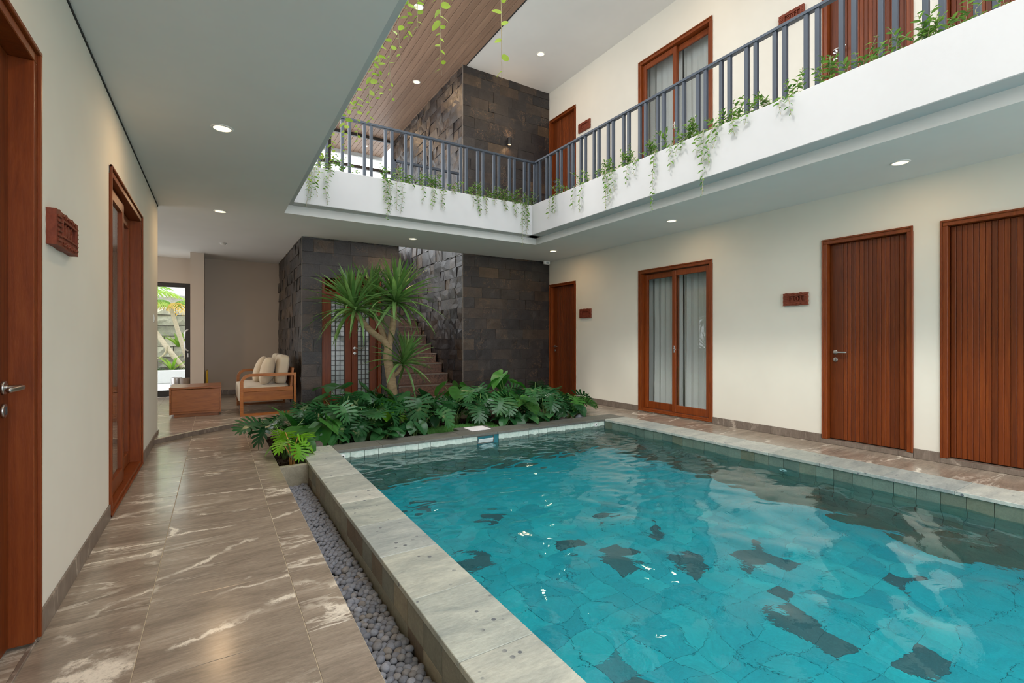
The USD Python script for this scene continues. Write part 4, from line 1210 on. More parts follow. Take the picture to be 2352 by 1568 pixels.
so = thing('sofa', 'teak sofa with rounded open arms against the stone wall of the lobby', 'sofa', (0, 0, ZL))
SA0, SA1, SB0, SB1 = 0.30, 1.06, 8.07, 9.52
for yb_ in (SB0, SB1 - 0.05):
    y0, y1 = yb_, yb_ + 0.05
    th = 0.042
    o_pts = [(SA0, 0.0), (SA1, 0.0), (SA1, 0.625)]
    arc = [(SA0 + 0.14 - 0.14 * math.sin(a), 0.625 - 0.14 + 0.14 * math.cos(a)) for a in np.linspace(0, PI / 2, 9)]
    outer = Polygon(o_pts + arc)
    inn_arc = [(SA0 + 0.14 - 0.098 * math.sin(a), 0.625 - 0.14 + 0.098 * math.cos(a)) for a in np.linspace(0, PI / 2, 9)]
    inner = Polygon([(SA0 + th, 0.035), (SA1 - 0.035, 0.035), (SA1 - 0.035, 0.583)] + inn_arc)
    obj('side_frame', upright(outer.difference(inner), y0, y1), 'teak', so)
    obj('apron', bx(SA0 + th, SA1 - 0.05, y0 + 0.008, y1 - 0.008, 0.215, 0.355, 0.002), 'teak', so)
    obj('upper_rail', bx(SA0 + th, SA1 - 0.05, y0 + 0.004, y1 - 0.004, 0.357, 0.412, 0.002), 'teak', so)
obj('front_rail', bx(SA0 + 0.045, SA0 + 0.07, SB0 + 0.05, SB1 - 0.05, 0.21, 0.30, 0.002), 'teak', so)
obj('seat_base', bx(SA0 + 0.07, SA1 - 0.1, SB0 + 0.05, SB1 - 0.05, 0.25, 0.29), 'teak', so)
obj('back_frame', rot(bx(SA1 - 0.10, SA1 - 0.07, SB0 + 0.05, SB1 - 0.05, 0.25, 0.70, 0.003), [0, 1, 0], 0.10, (SA1 - 0.08, 0, 0.25)), 'teak', so)


def cushion(sx, sy, sz, n=10, e=0.32, puff=0.0):
    """rounded box pad, softly crowned"""
    m = trimesh.creation.box(extents=(2, 2, 2))
    for _ in range(4):
        m = m.subdivide()
    v = m.vertices.copy()
    p = 1 / e
    r = (np.abs(v) ** p).sum(1) ** (1 / p)
    v = v / np.maximum(r, 1e-6)[:, None]
    crown = 1 + puff * (1 - v[:, 0] ** 2) * (1 - v[:, 1] ** 2)
    v[:, 2] *= crown
    return tm(v * np.array([sx, sy, sz]) / 2, m.faces)


c = cushion(0.66, 1.33, 0.15, e=0.16)
obj('seat_cushion', move(c, (SA0 + 0.355, (SB0 + SB1) / 2, 0.372)), 'cushion_cloth', so, True)
c = cushion(0.08, 1.33, 0.24, e=0.2)
obj('cushion_skirt', move(c, (SA0 + 0.02, (SB0 + SB1) / 2, 0.315)), 'cushion_cloth', so, True)
for k, yc in enumerate((SB0 + 0.40, SB1 - 0.40)):
    c = cushion(0.17, 0.62, 0.46, e=0.2, puff=0.0)
    c = rot(c, [0, 1, 0], 0.14)
    lb = ['upright oatmeal back cushion at the near end of the sofa', 'upright oatmeal back cushion at the far end of the sofa'][k]
    p = obj('back_cushion', move(c, (SA1 - 0.175, yc, ZL + 0.665)), 'cushion_cloth', None, True, label=lb, cat='cushion', group=None)
for k, (yc, a) in enumerate(((SB0 + 0.30, 0.30), (SB0 + 0.80, 0.40))):
    m = cushion(0.42, 0.42, 0.15, e=0.36, puff=0.25)
    v = m.vertices
    corner = (np.abs(v[:, 0]) * np.abs(v[:, 1])) / 0.04
    v[:, :2] *= (1 + 0.10 * corner)[:, None]
    m = tm(v, m.faces)
    rot(m, [0, 1, 0], PI / 2 + a - 0.1)
    rot(m, [1, 0, 0], 0.06 if k else -0.04)
    rot(m, [0, 0, 1], -0.25 if k == 0 else -0.15)
    lb = ['plump cream throw pillow leaning at the near end of the sofa', 'cream throw pillow standing behind the nearer one on the sofa'][k]
    obj('throw_pillow', move(m, (SA1 - 0.38 - 0.06 * k, yc, ZL + 0.645)), 'pillow_cloth', None, True, label=lb, cat='pillow')

t = thing('waste_bin', 'small steel bin with a black lower half beside the glass entrance door', 'waste bin', (-0.655, 11.25, ZL))
obj('black_body', lathe([(0, 0), (0.085, 0), (0.09, 0.26), (0, 0.26)], 24), 'black_plastic', t, True, label='black lower half of the bin')
obj('steel_rim', lathe([(0.086, 0.26), (0.094, 0.26), (0.096, 0.40), (0.09, 0.405), (0.086, 0.40), (0.086, 0.26)], 24), 'steel', t, True)
t = thing('umbrella_stand', 'round brown-grey metal stand between the steel bin and the pillar', 'stand', (-0.50, 11.05, ZL))
obj('body', lathe([(0, 0), (0.078, 0), (0.08, 0.40), (0.074, 0.40), (0.07, 0.02), (0, 0.02)], 24), 'brown_metal', t, True)
t = thing('floor_sign', 'folded yellow floor sign leaning edge-on behind the pillar', 'floor sign', (-0.19, 11.15, ZL))
obj('panel', rot(bx(0.0, 0.022, 0, 0.24, 0, 0.53, 0.004), [0, 1, 0], 0.05), 'yellow_plastic', t)
obj('panel', rot(bx(0.045, 0.062, 0.01, 0.23, 0, 0.51, 0.004), [0, 1, 0], -0.03), 'yellow_plastic', t)

# ------------------------------------------------------------------ the garden beyond the glass door
struct('ground', bx(-14, 8, 11.76, 24, -0.2, 0.0), 'concrete')
gwl = thing('garden_wall', 'rough pale stone garden wall behind the palms', 'wall', (0, 0, 0))
rg = random.Random(4)
for r in range(6):
    x = -7.5 - (0.3 if r % 2 else 0)
    while x < 2.5:
        w = rg.uniform(0.5, 0.95)
        m = rough_stone(x, x + w - 0.02, 0.35 + r * 0.32, 0.35 + r * 0.32 + 0.30, 0.12, rg, 0.10)
        obj('rock', move(m, (0, 18.0, 0)), 'garden_rock', gwl)
        x += w
obj('core', bx(-8, 3, 18.0, 18.3, 0, 2.4), 'garden_rock', gwl)
obj('garden_kerb', bx(-8, 3, 15.9, 16.05, 0.0, 0.36, 0.02), 'concrete', None, label='low pale concrete kerb of the garden bed outside the door', cat='kerb')
obj('garden_soil', bx(-8, 3, 16.06, 17.85, 0.0, 0.30), 'soil', None, label='earth of the garden bed outside the glass door', cat='soil', kind='stuff')
nb = thing('neighbour_roof', 'low grey roof of the building beyond the garden wall', 'roof', (0, 0, 0))
obj('gutter', bx(-10, 3, 19.2, 19.35, 2.62, 2.76, 0.02), 'white_plastic', nb)
for k in range(9):
    obj('roof_course', rot(bx(-10, 3, 19.35 + 0.27 * k, 19.66 + 0.27 * k, 2.76 + 0.1 * k, 2.80 + 0.1 * k, 0.01), [1, 0, 0], 0.18, (0, 19.4 + 0.27 * k, 2.78 + 0.1 * k)), 'concrete', nb)
obj('house_wall', bx(-10, 3, 19.5, 19.65, 0, 2.62), 'wall_paint', nb)

# ------------------------------------------------------------------ leaves
def bend(v, droop, fold, L):
    v = v.copy()
    x = v[:, 0] / L
    v[:, 2] += fold * np.abs(v[:, 1]) - droop * L * x * np.abs(x)
    v[:, 0] -= 0.35 * droop * L * x * x * x
    return v


def leaf_heart(L, W, droop=0.35, fold=0.22):
    na, rings = 18, (0.4, 0.75, 1.0)
    key = np.radians([0, 25, 55, 90, 120, 145, 165, 180])
    rad = np.array([1.0, 0.74, 0.58, 0.50, 0.47, 0.44, 0.30, 0.10])
    V, Fc = [(0, 0, 0)], []
    for q in rings:
        for k in range(na):
            a = -PI + 2 * PI * k / na
            r = np.interp(abs(a), key, rad) * q
            V.append((r * L * math.cos(a), r * W * math.sin(a), 0.012 * L * math.cos(5 * a) * q))
    for k in range(na):
        Fc.append([0, 1 + k, 1 + (k + 1) % na])
        for j in range(len(rings) - 1):
            a, b = 1 + j * na + k, 1 + j * na + (k + 1) % na
            Fc += [[a, a + na, b + na], [a, b + na, b]]
    return tm(bend(np.array(V, float), droop, fold, L), Fc)


def leaf_split(L, W, nl=7, droop=0.4, fold=0.18, rng=None):
    """deeply cut leaf: midrib blade with curved fingers down both sides and one at the tip"""
    V, Fc = [], []

    def strip(pts, ws):
        n0 = len(V)
        for i, (p, w) in enumerate(zip(pts, ws)):
            d = np.array(pts[min(i + 1, len(pts) - 1)]) - np.array(pts[max(i - 1, 0)])
            d = d / (np.linalg.norm(d) + 1e-9)
            nrm = np.array([-d[1], d[0]])
            V.append((p[0] + nrm[0] * w, p[1] + nrm[1] * w, 0.0))
            V.append((p[0] - nrm[0] * w, p[1] - nrm[1] * w, 0.0))
        for i in range(len(pts) - 1):
            a = n0 + 2 * i
            Fc.extend([[a, a + 1, a + 3], [a, a + 3, a + 2]])
    strip([(-0.02 * L, 0), (0.2 * L, 0), (0.5 * L, 0), (0.8 * L, 0), (L, 0)], [0.05 * L, 0.13 * L, 0.10 * L, 0.055 * L, 0.006 * L])
    for s in (-1, 1):
        for k in range(nl):
            t = (k + 0.2) / nl
            x0 = L * (0.02 + 0.74 * t)
            ln = W * 0.5 * (0.80 + 0.45 * math.sin(PI * (t * 0.8 + 0.15))) * (1 - 0.42 * t) * (1 if rng is None else rng.uniform(0.9, 1.1))
            a = math.radians(112 - 78 * t)
            c, sn = math.cos(a), math.sin(a) * s
            p = [(x0, 0.02 * L * s), (x0 + ln * 0.45 * c, ln * 0.45 * sn), (x0 + ln * 0.8 * c + 0.05 * ln, ln * 0.8 * sn), (x0 + ln * c + 0.13 * ln, ln * 0.98 * sn)]
            wd = L * 0.052
            strip(p, [wd * 0.8, wd * 0.95, wd * 1.0, wd * 0.12])
    v = np.array(V, float)
    return tm(bend(v, droop, fold, L), Fc)


def leaf_strap(L, W, droop=0.5, fold=0.5, n=7, tip=0.9, wave=0.0):
    V, Fc = [], []
    for i in range(n + 1):
        t = i / n
        w = W * 0.5 * (min(1.0, 0.45 + 2.2 * t) * (1 - t ** 3.0) ** tip + 0.01)
        ang = droop * t * t
        x = L * (t - 0.5 * droop * droop * t ** 4 / 5 * 0.6)
        z = -L * droop * t ** 2.2 * 0.6 + wave * L * math.sin(6 * t)
        for s in (-1, 0, 1):
            V.append((x, s * w, z + fold * w * abs(s)))
    for i in range(n):
        a = 3 * i
        for q in (0, 1):
            Fc += [[a + q, a + q + 3, a + q + 4], [a + q, a + q + 4, a + q + 1]]
    return tm(V, Fc)


def orient(m, p, az, el, roll=0.0):
    m = m.copy()
    R = trimesh.transformations.rotation_matrix(az, [0, 0, 1]) @ trimesh.transformations.rotation_matrix(-el, [0, 1, 0]) @ trimesh.transformations.rotation_matrix(roll, [1, 0, 0])
    m.apply_transform(R)
    return move(m, p)


# ------------------------------------------------------------------ plants of the bed
def aroid(kind, name, label, catg, loc, seed, n, H, R, L, m='leaf_dark', rz=0, scale=1.0, group=None, stemm='stem_green', az0=None, azr=2 * PI):
    """leaves on long arching stalks from one crown; every leaf a part"""
    rng = random.Random(seed)
    t = thing(name, label, catg, loc, rz, scale, group=group)
    st = []
    for k in range(n):
        az = (az0 if az0 is not None else 0) + azr * (k + rng.uniform(-0.3, 0.3)) / n - (azr / 2 if az0 is not None else 0)
        q = rng.uniform(0.35, 1.0)
        h, r = H * rng.uniform(0.62, 1.0) * (1.12 - 0.35 * q), R * q
        base = np.array([0.02 * math.cos(az), 0.02 * math.sin(az), 0.0])
        end = np.array([r * math.cos(az), r * math.sin(az), h])
        midp = np.array([r * 0.35 * math.cos(az), r * 0.35 * math.sin(az), h * 0.62])
        pts = smoothpath([base, midp, end], 4)
        st.append(tube(pts, np.linspace(0.008, 0.0045, len(pts)), 5, caps=False))
        LL = L * rng.uniform(0.78, 1.12)
        el = rng.uniform(-0.75, 0.15) if kind != 'fern' else rng.uniform(-0.2, 0.4)
        if kind == 'split':
            lf = leaf_split(LL, LL * 1.08, 7, rng.uniform(0.25, 0.55), rng.uniform(0.1, 0.3), rng)
        else:
            lf = leaf_heart(LL, LL * 0.92, rng.uniform(0.2, 0.45), rng.uniform(0.1, 0.35))
        obj('leaf', orient(lf, end, az + rng.uniform(-0.3, 0.3), el, rng.uniform(-0.35, 0.35)), m, t, True)
    obj('stalks', cat(st), stemm, t, True, kind='stuff')
    return t


def nestfern(name, label, loc, seed, n, L, W, m, catg='fern', el=(0.75, 1.35), droop=0.5):
    rng = random.Random(seed)
    t = thing(name, label, catg, loc, 0)
    for k in range(n):
        az = 2 * PI * k / n + rng.uniform(-0.2, 0.2)
        lf = leaf_strap(L * rng.uniform(0.75, 1.1), W * rng.uniform(0.85, 1.1), rng.uniform(0.5, 1.3) * droop, 0.35, 8, 0.8, 0.01)
        obj('frond', orient(lf, (0.03 * math.cos(az), 0.03 * math.sin(az), 0.02), az, rng.uniform(*el), rng.uniform(-0.2, 0.2)), m, t, True)
    return t


ZB = -0.148
# plants that can be told apart, left to right
aroid('split', 'split_leaf_plant', 'bluish-green split-leaf plant leaning out over the walkway at the left end of the bed', 'plant', (0.66, 5.90, ZB), 21, 9, 0.56, 0.36, 0.28, 'leaf_dark', az0=2.6, azr=3.6)
aroid('split', 'split_leaf_plant', 'bright lime-green split-leaf plant at the pool corner by the walkway', 'plant', (0.67, 5.36, ZB), 22, 6, 0.46, 0.16, 0.24, 'leaf_bright', stemm='stem_orange')
aroid('heart', 'heart_leaf_plant', 'low pale heart-leaved plant against the corner of the pool coping', 'plant', (0.71, 5.62, ZB), 23, 3, 0.28, 0.14, 0.26, 'leaf_mid', az0=-0.9, azr=1.6)
nestfern('nest_fern', "glossy bird's nest fern with broad strap leaves before the sofa", (0.98, 6.42, ZB), 24, 13, 0.62, 0.13, 'leaf_mid')
aroid('heart', 'heart_leaf_plant', 'heart-leaved plant hanging its large leaves over the dark boulder', 'plant', (1.05, 5.98, ZB), 25, 6, 0.42, 0.26, 0.32, 'leaf_mid', az0=-1.3, azr=3.0)
aroid('split', 'split_leaf_plant', 'tall split-leaf plant rising beside the left door frame', 'plant', (1.40, 6.45, ZB), 26, 9, 0.72, 0.32, 0.34, 'leaf_dark')
aroid('heart', 'heart_leaf_plant', 'large heart-leaved plant just before the double store door', 'plant', (1.55, 7.0, ZB), 27, 6, 0.78, 0.34, 0.42, 'leaf_dark')
aroid('heart', 'heart_leaf_plant', 'broad heart-leaved plant before the right leaf of the store door', 'plant', (1.95, 6.85, ZB), 28, 6, 0.74, 0.30, 0.40, 'leaf_mid')
aroid('heart', 'heart_leaf_plant', 'small bright green plant with upright paddle leaves in the middle of the bed', 'plant', (1.86, 6.12, ZB), 29, 4, 0.50, 0.10, 0.24, 'leaf_bright')
aroid('split', 'split_leaf_plant', 'light green split-leaf shoot in front of the tree trunk', 'plant', (2.05, 6.45, ZB), 30, 4, 0.56, 0.14, 0.22, 'leaf_bright')
aroid('heart', 'heart_leaf_plant', 'grey-green heart-leaved plant just right of the tree trunk', 'plant', (2.52, 6.75, ZB), 31, 5, 0.70, 0.22, 0.36, 'leaf_dark')
aroid('heart', 'heart_leaf_plant', 'glossy round-leaved plant standing tall before the stair foot', 'plant', (3.30, 6.95, ZB), 32, 6, 0.76, 0.28, 0.34, 'leaf_mid')
aroid('heart', 'heart_leaf_plant', 'plant with one upright bright leaf before the right stone wall', 'plant', (4.05, 6.75, ZB), 33, 5, 0.78, 0.24, 0.34, 'leaf_mid')
aroid('heart', 'heart_leaf_plant', 'heart-leaved plant drooping two big leaves towards the pool right of the white lid', 'plant', (3.95, 6.25, ZB), 34, 5, 0.55, 0.26, 0.38, 'leaf_mid', az0=-1.6, azr=3.2)
aroid('split', 'split_leaf_plant', 'pale fan-leaved plant reaching over the right end of the bed by the walkway', 'plant', (4.93, 6.2, ZB), 35, 9, 0.56, 0.34, 0.28, 'leaf_mid', az0=0.2, azr=4.2)
nestfern('cordyline', 'upright bright strap-leaved plant between the tree and the stairs', (2.72, 7.1, ZB), 36, 14, 0.62, 0.075, 'leaf_mid', 'plant')
aroid('split', 'split_leaf_plant', 'large split-leaf plant with deeply cut leaves left of the turf patch', 'plant', (2.32, 6.05, ZB), 37, 9, 0.60, 0.32, 0.36, 'leaf_dark')
# the mass of look-alikes between them
g1, l1 = 'dark split-leaf plants massed in the bed', 'dark green split-leaf plant in the mass of foliage behind the pool'
src = []
spots = [(1.25, 6.15), (1.62, 6.02), (1.50, 6.55), (2.72, 6.45), (3.05, 6.55), (3.40, 6.40), (3.62, 6.70), (3.62, 6.05), (4.32, 6.45), (4.62, 6.70), (4.35, 6.05), (4.72, 6.20), (1.15, 6.85), (2.95, 6.98), (4.35, 7.0), (3.62, 7.05), (2.15, 6.95), (4.78, 6.95), (0.88, 6.75), (1.72, 6.4)]
for k, (x, y) in enumerate(spots):
    if k < 3:
        src.append(aroid('split', 'split_leaf_plant', l1, 'plant', (x, y, ZB), 60 + k, 10, 0.58, 0.30, 0.31, 'leaf_dark', group=g1))
    else:
        dup(src[k % 3], 'split_leaf_plant', l1, (x, y, ZB), RNG.uniform(0, 360), RNG.uniform(0.85, 1.12), group=g1)
g2, l2 = 'low heart-leaved plants along the bed edge', 'low dark heart-leaved plant filling the front of the planting bed'
src = []
spots = [(1.48, 5.92), (1.98, 5.90), (2.15, 5.82), (3.52, 5.86), (4.05, 5.88), (4.55, 5.90), (4.85, 5.88), (1.75, 5.78), (3.78, 5.80), (4.3, 5.80), (2.62, 6.30), (3.3, 6.30), (1.22, 5.80)]
for k, (x, y) in enumerate(spots):
    if k < 2:
        src.append(aroid('heart', 'heart_leaf_plant', l2, 'plant', (x, y, ZB), 80 + k, 7, 0.34, 0.15, 0.20, 'leaf_dark', group=g2))
    else:
        dup(src[k % 2], 'heart_leaf_plant', l2, (x, y, ZB), RNG.uniform(0, 360), RNG.uniform(0.8, 1.1), group=g2)


def boulder(name, label, catg, loc, s, seed, m='boulder_stone'):
    b = trimesh.creation.icosphere(3, 1.0)
    n = meshkit.noise(b.vertices * 1.6 + seed) if hasattr(meshkit, 'noise') else 0
    v = b.vertices * (1 + 0.22 * np.asarray(n).reshape(-1, 1)) * np.array(s)
    return obj(name, move(tm(v, b.faces), loc), m, None, True, label=label, cat=catg)


boulder('boulder', 'dark brown boulder under the heart leaves at the pool corner', 'rock', (0.98, 5.80, -0.06), (0.17, 0.085, 0.10), 1.3)
boulder('boulder', 'small dark rock at the right end of the bed by the pool corner', 'rock', (4.52, 5.80, -0.08), (0.10, 0.08, 0.09), 4.7)
boulder('boulder', 'small grey rock beside the dark one at the right end of the bed', 'rock', (4.86, 5.80, -0.07), (0.09, 0.075, 0.10), 7.7, 'pebble_stone')
obj('dry_leaf', orient(leaf_heart(0.12, 0.10, 0.5, 0.4), (4.70, 5.76, -0.05), -1.8, 0.2), 'stem_orange', None, True, label='curled orange dry leaf between the two rocks at the right end', cat='dry leaf')

# ------------------------------------------------------------------ the spiky tree
tr = thing('dragon_tree', 'tall dragon tree with three spiky leaf heads on a forked pale trunk', 'tree', (2.2, 7.0, ZB))
wp = lambda x, y, z: np.array([x - 2.2, y - 7.0, z - ZB])


def limb(pts, r0, r1, k=6, ringed=True):
    p = smoothpath(pts, k)
    r = np.linspace(r0, r1, len(p))
    if ringed:
        r = r * (1 + 0.035 * np.array([1 if i % 2 else -1 for i in range(len(p))]))
    return tube(p, r, 12)


obj('trunk', limb([wp(2.235, 7.0, ZB), wp(2.25, 7.0, 0.25), wp(2.215, 7.0, 0.62), wp(2.17, 7.0, 0.92), wp(2.18, 7.0, 1.10)], 0.082, 0.062, 9), 'bark', tr, True)
obj('branch', limb([wp(2.18, 7.0, 1.06), wp(2.10, 6.98, 1.18), wp(1.93, 6.96, 1.30), wp(1.77, 6.95, 1.47), wp(1.70, 6.94, 1.58)], 0.05, 0.040, 8), 'bark', tr, True)
obj('branch', limb([wp(2.17, 7.0, 1.06), wp(2.22, 7.02, 1.22), wp(2.26, 7.03, 1.45), wp(2.28, 7.03, 1.72)], 0.052, 0.046, 8), 'bark', tr, True)
obj('branch', limb([wp(2.18, 7.02, 1.0), wp(2.16, 7.16, 1.25), wp(2.08, 7.30, 1.55), wp(2.05, 7.36, 1.74)], 0.044, 0.036, 7), 'bark', tr, True)
obj('branch', limb([wp(2.215, 6.99, 0.62), wp(2.30, 6.96, 0.70), wp(2.36, 6.94, 0.80)], 0.034, 0.028, 6), 'bark', tr, True)


def crown(c, tilt, n, L, seed, W=0.05):
    rng = random.Random(seed)
    R = trimesh.geometry.align_vectors([0, 0, 1], np.array(tilt) / np.linalg.norm(tilt))
    for k in range(n):
        az = k * 2.399963 + rng.uniform(-0.15, 0.15)
        q = (k + 0.5) / n
        el = 1.48 - 1.75 * q ** 1.35 + rng.uniform(-0.12, 0.12)
        lf = leaf_strap(L * rng.uniform(0.8, 1.08) * (0.92 if el > 1.2 else 1.0), W * rng.uniform(0.85, 1.15), rng.uniform(0.12, 0.5) + 1.1 * max(0.0, q - 0.5), 0.55, 7, 0.85)
        m = orient(lf, (0, 0, 0.05 * (1 - q)), az, el, rng.uniform(-0.4, 0.4))
        m.apply_transform(R)
        obj('leaf', move(m, c), 'leaf_spear', tr, True)


crown(wp(1.685, 6.94, 1.60), (-0.22, 0, 1), 92, 0.72, 201, 0.052)
crown(wp(2.285, 7.03, 1.74), (0.12, 0, 1), 100, 0.72, 202, 0.052)
crown(wp(2.045, 7.37, 1.76), (-0.05, 0.15, 1), 56, 0.66, 203, 0.05)
crown(wp(2.37, 6.94, 0.82), (0.3, -0.1, 1), 46, 0.58, 204, 0.05)


# ------------------------------------------------------------------ trailing creepers of the balcony planters
def creeper(label, x, y, out, seed, strands, shoots, m='leaf_vine', group=None, leaf=0.057, spread=0.15, catg='creeper'):
    """out: unit vector away from the planter; strands: lengths of hanging shoots; shoots: number of short upright ones"""
    rng = random.Random(seed)
    t = thing('creeper', label, catg, (x, y, ZP), 0, group=group)
    o_ = np.array([out[0], out[1], 0.0])
    s_ = np.array([-out[1], out[0], 0.0])
    stems, n = [], 0
    paths = []
    for ln in strands:
        d = rng.uniform(-spread, spread)
        w = [rng.uniform(-0.02, 0.02) for _ in range(4)]
        p = [s_ * d - o_ * 0.10 + np.array([0, 0, 0.0]), s_ * (d + w[0]) - o_ * 0.02 + np.array([0, 0, 0.03]), s_ * (d + w[1]) + o_ * 0.03 + np.array([0, 0, -0.02]),
             s_ * (d + w[2]) + o_ * (0.03 + rng.uniform(0, 0.02)) + np.array([0, 0, -ln * 0.5]), s_ * (d + w[3] * 1.5) + o_ * (0.025 + rng.uniform(0, 0.03)) + np.array([0, 0, -ln])]
        paths.append((smoothpath(p, 6), 1))
    for k in range(shoots):
        d = rng.uniform(-spread * 1.6, spread * 1.6)
        h = rng.uniform(0.06, 0.24)
        p = [s_ * d - o_ * 0.08, s_ * (d + rng.uniform(-0.03, 0.03)) - o_ * 0.05 + np.array([0, 0, h * 0.5]), s_ * (d + rng.uniform(-0.08, 0.08)) + o_ * rng.uniform(-0.08, 0.05) + np.array([0, 0, h])]
        paths.append((smoothpath(p, 4), 0))
    for p, hang in paths:
        stems.append(tube(p, 0.0022, 4, caps=False))
        seg = np.linalg.norm(np.diff(p, axis=0), axis=1)
        acc = np.concatenate([[0], np.cumsum(seg)])
        s = 0.10 if hang else 0.03
        side = 1
        while s < acc[-1]:
            q = np.array([np.interp(s, acc, p[:, i]) for i in range(3)])
            L = leaf * rng.uniform(0.7, 1.15) * (1.0 if s < acc[-1] * 0.85 else 0.6)
            lf = leaf_strap(L, L * 0.46, rng.uniform(0.2, 0.7), 0.3, 3, 0.7)
            az = math.atan2(s_[1] * side + o_[1] * rng.uniform(-0.3, 0.9), s_[0] * side + o_[0] * rng.uniform(-0.3, 0.9))
            obj('leaf', orient(lf, q, az, rng.uniform(-0.7, 0.15) if hang else rng.uniform(0.0, 0.9), rng.uniform(-0.5, 0.5)), m, t, False)
            side = -side
            s += leaf * rng.uniform(0.42, 0.72) * (0.62 if not hang else 1.0)
    obj('stems', cat(stems), 'stem_pale', t, False, kind='stuff')
    return t


RO, FO, LO = (-1.0, 0.0), (0.0, -1.0), (1.0, 0.0)
# right-hand balcony, from the far corner towards the camera
R = [(5.95, [0.30, 0.36, 0.28], 5, 'creeper with three short strands just right of the balcony corner'),
     (5.44, [0.32, 0.42], 5, 'second creeper from the corner on the right balcony, two thin strands'),
     (4.95, [0.12], 6, 'short tufted creeper with no long strands on the right balcony before the narrow door'),
     (4.66, [0.50, 0.44, 0.30, 0.40], 9, 'bushy creeper with long pale strands hanging left of the upper window'),
     (4.28, [0.26, 0.2], 6, 'thin creeper below the left edge of the upper balcony window'),
     (3.86, [0.72, 0.22, 0.3], 9, 'creeper with one very long thin strand below the upper window'),
     (3.60, [0.14, 0.1], 6, 'low creeper spreading along the ledge under the middle of the upper window'),
     (3.32, [0.68, 0.34, 0.40, 0.22], 8, 'creeper with a long dark strand below the right edge of the upper window'),
     (3.04, [0.24, 0.18, 0.12], 10, 'leafy creeper mound on the ledge right of the upper window'),
     (2.80, [0.16, 0.12], 8, 'creeper sprawling on the ledge midway along the right balcony'),
     (2.46, [0.16, 0.20], 6, 'small creeper with a dry brown strand below plaque 201'),
     (1.98, [], 9, 'upright leafy shoots before the handle of the upper board door'),
     (1.62, [], 6, 'low upright shoots before the middle of the upper board door'),
     (1.44, [], 7, 'sprig of upright shoots before the right edge of the upper board door'),
     (1.22, [], 7, 'upright pale shoots between the two upper board doors'),
     (1.06, [], 4, 'few thin upright shoots nearest the right edge of the picture')]
for k, (y, st_, sh, lb) in enumerate(R):
    creeper(lb, XF, y, RO, 300 + k, st_, sh)
Fv = [(1.03, [0.55, 0.40, 0.46], 5, 'creeper with sparse dark strands at the left end of the far planter'),
      (1.20, [0.48, 0.26], 6, 'creeper at the left end of the far planter beneath the first balusters'),
      (1.40, [0.08], 6, 'low creeper on the far planter ledge before the bright window'),
      (2.14, [0.58, 0.52, 0.42, 0.34, 0.46, 0.3], 9, 'thick creeper bundle hanging from the middle left of the far planter'),
      (2.42, [0.10], 7, 'low green creeper tuft right of the thick bundle on the far planter'),
      (2.63, [0.34, 0.28], 6, 'thin creeper with two dark strands on the far planter'),
      (2.86, [0.34, 0.30, 0.26], 6, 'creeper with three strands below the stair railing'),
      (3.08, [0.06], 6, 'low creeper with fresh green shoots below the end of the stair railing'),
      (3.36, [0.26, 0.30, 0.2], 7, 'creeper with a forked strand below the left end of the upper stone wall'),
      (3.62, [0.28, 0.12], 10, 'mound of green creeper below the wall lamp'),
      (3.84, [0.16, 0.12], 7, 'short creeper with small hanging tufts right of the green mound'),
      (4.02, [0.26, 0.20, 0.24], 8, 'leafy creeper spreading its strands near the corner of the far planter'),
      (4.22, [0.06], 7, 'low creeper on the far planter just left of the corner'),
      (4.40, [0.72, 0.56, 0.42, 0.34], 7, 'long creeper hanging down the inner corner of the two planters')]
for k, (x, st_, sh, lb) in enumerate(Fv):
    creeper(lb, x, YF, FO, 340 + k, st_, sh)


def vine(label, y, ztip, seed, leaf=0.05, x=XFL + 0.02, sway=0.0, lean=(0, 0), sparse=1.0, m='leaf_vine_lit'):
    """single strand from the left-hand planter, close to the camera"""
    rng = random.Random(seed)
    t = thing('hanging_vine', label, 'vine', (x, y, ZP), 0)
    ln = ZP - ztip
    p = smoothpath([(-0.12, 0, -0.02), (-0.03, 0.0, 0.03), (0.02, 0, -0.03), (0.02 + sway, 0.01, -ln * 0.45), (0.015 + lean[0] * 0.5, lean[1] * 0.5, -ln * 0.72), (0.02 + lean[0], lean[1], -ln)], 6)
    obj('stem', tube(p, np.linspace(0.0024, 0.0012, len(p)), 5), 'stem_pale', t, True)
    seg = np.linalg.norm(np.diff(p, axis=0), axis=1)
    acc = np.concatenate([[0], np.cumsum(seg)])
    s, side = 0.15, 1
    while s < acc[-1]:
        q = np.array([np.interp(s, acc, p[:, i]) for i in range(3)])
        L = leaf * rng.uniform(0.75, 1.15) * (1.0 if s < acc[-1] * 0.8 else 0.62)
        lf = leaf_strap(L, L * 0.6, rng.uniform(0.15, 0.6), 0.2, 5, 0.6)
        az = (0 if side > 0 else PI) - 0.55 + rng.uniform(-0.5, 0.5)
        obj('leaf', orient(lf, q, az, rng.uniform(-0.8, 0.3), rng.uniform(-1.5, 0.4)), m, t, True)
        side = -side
        s += leaf * rng.uniform(0.45, 0.8) * sparse
    return t


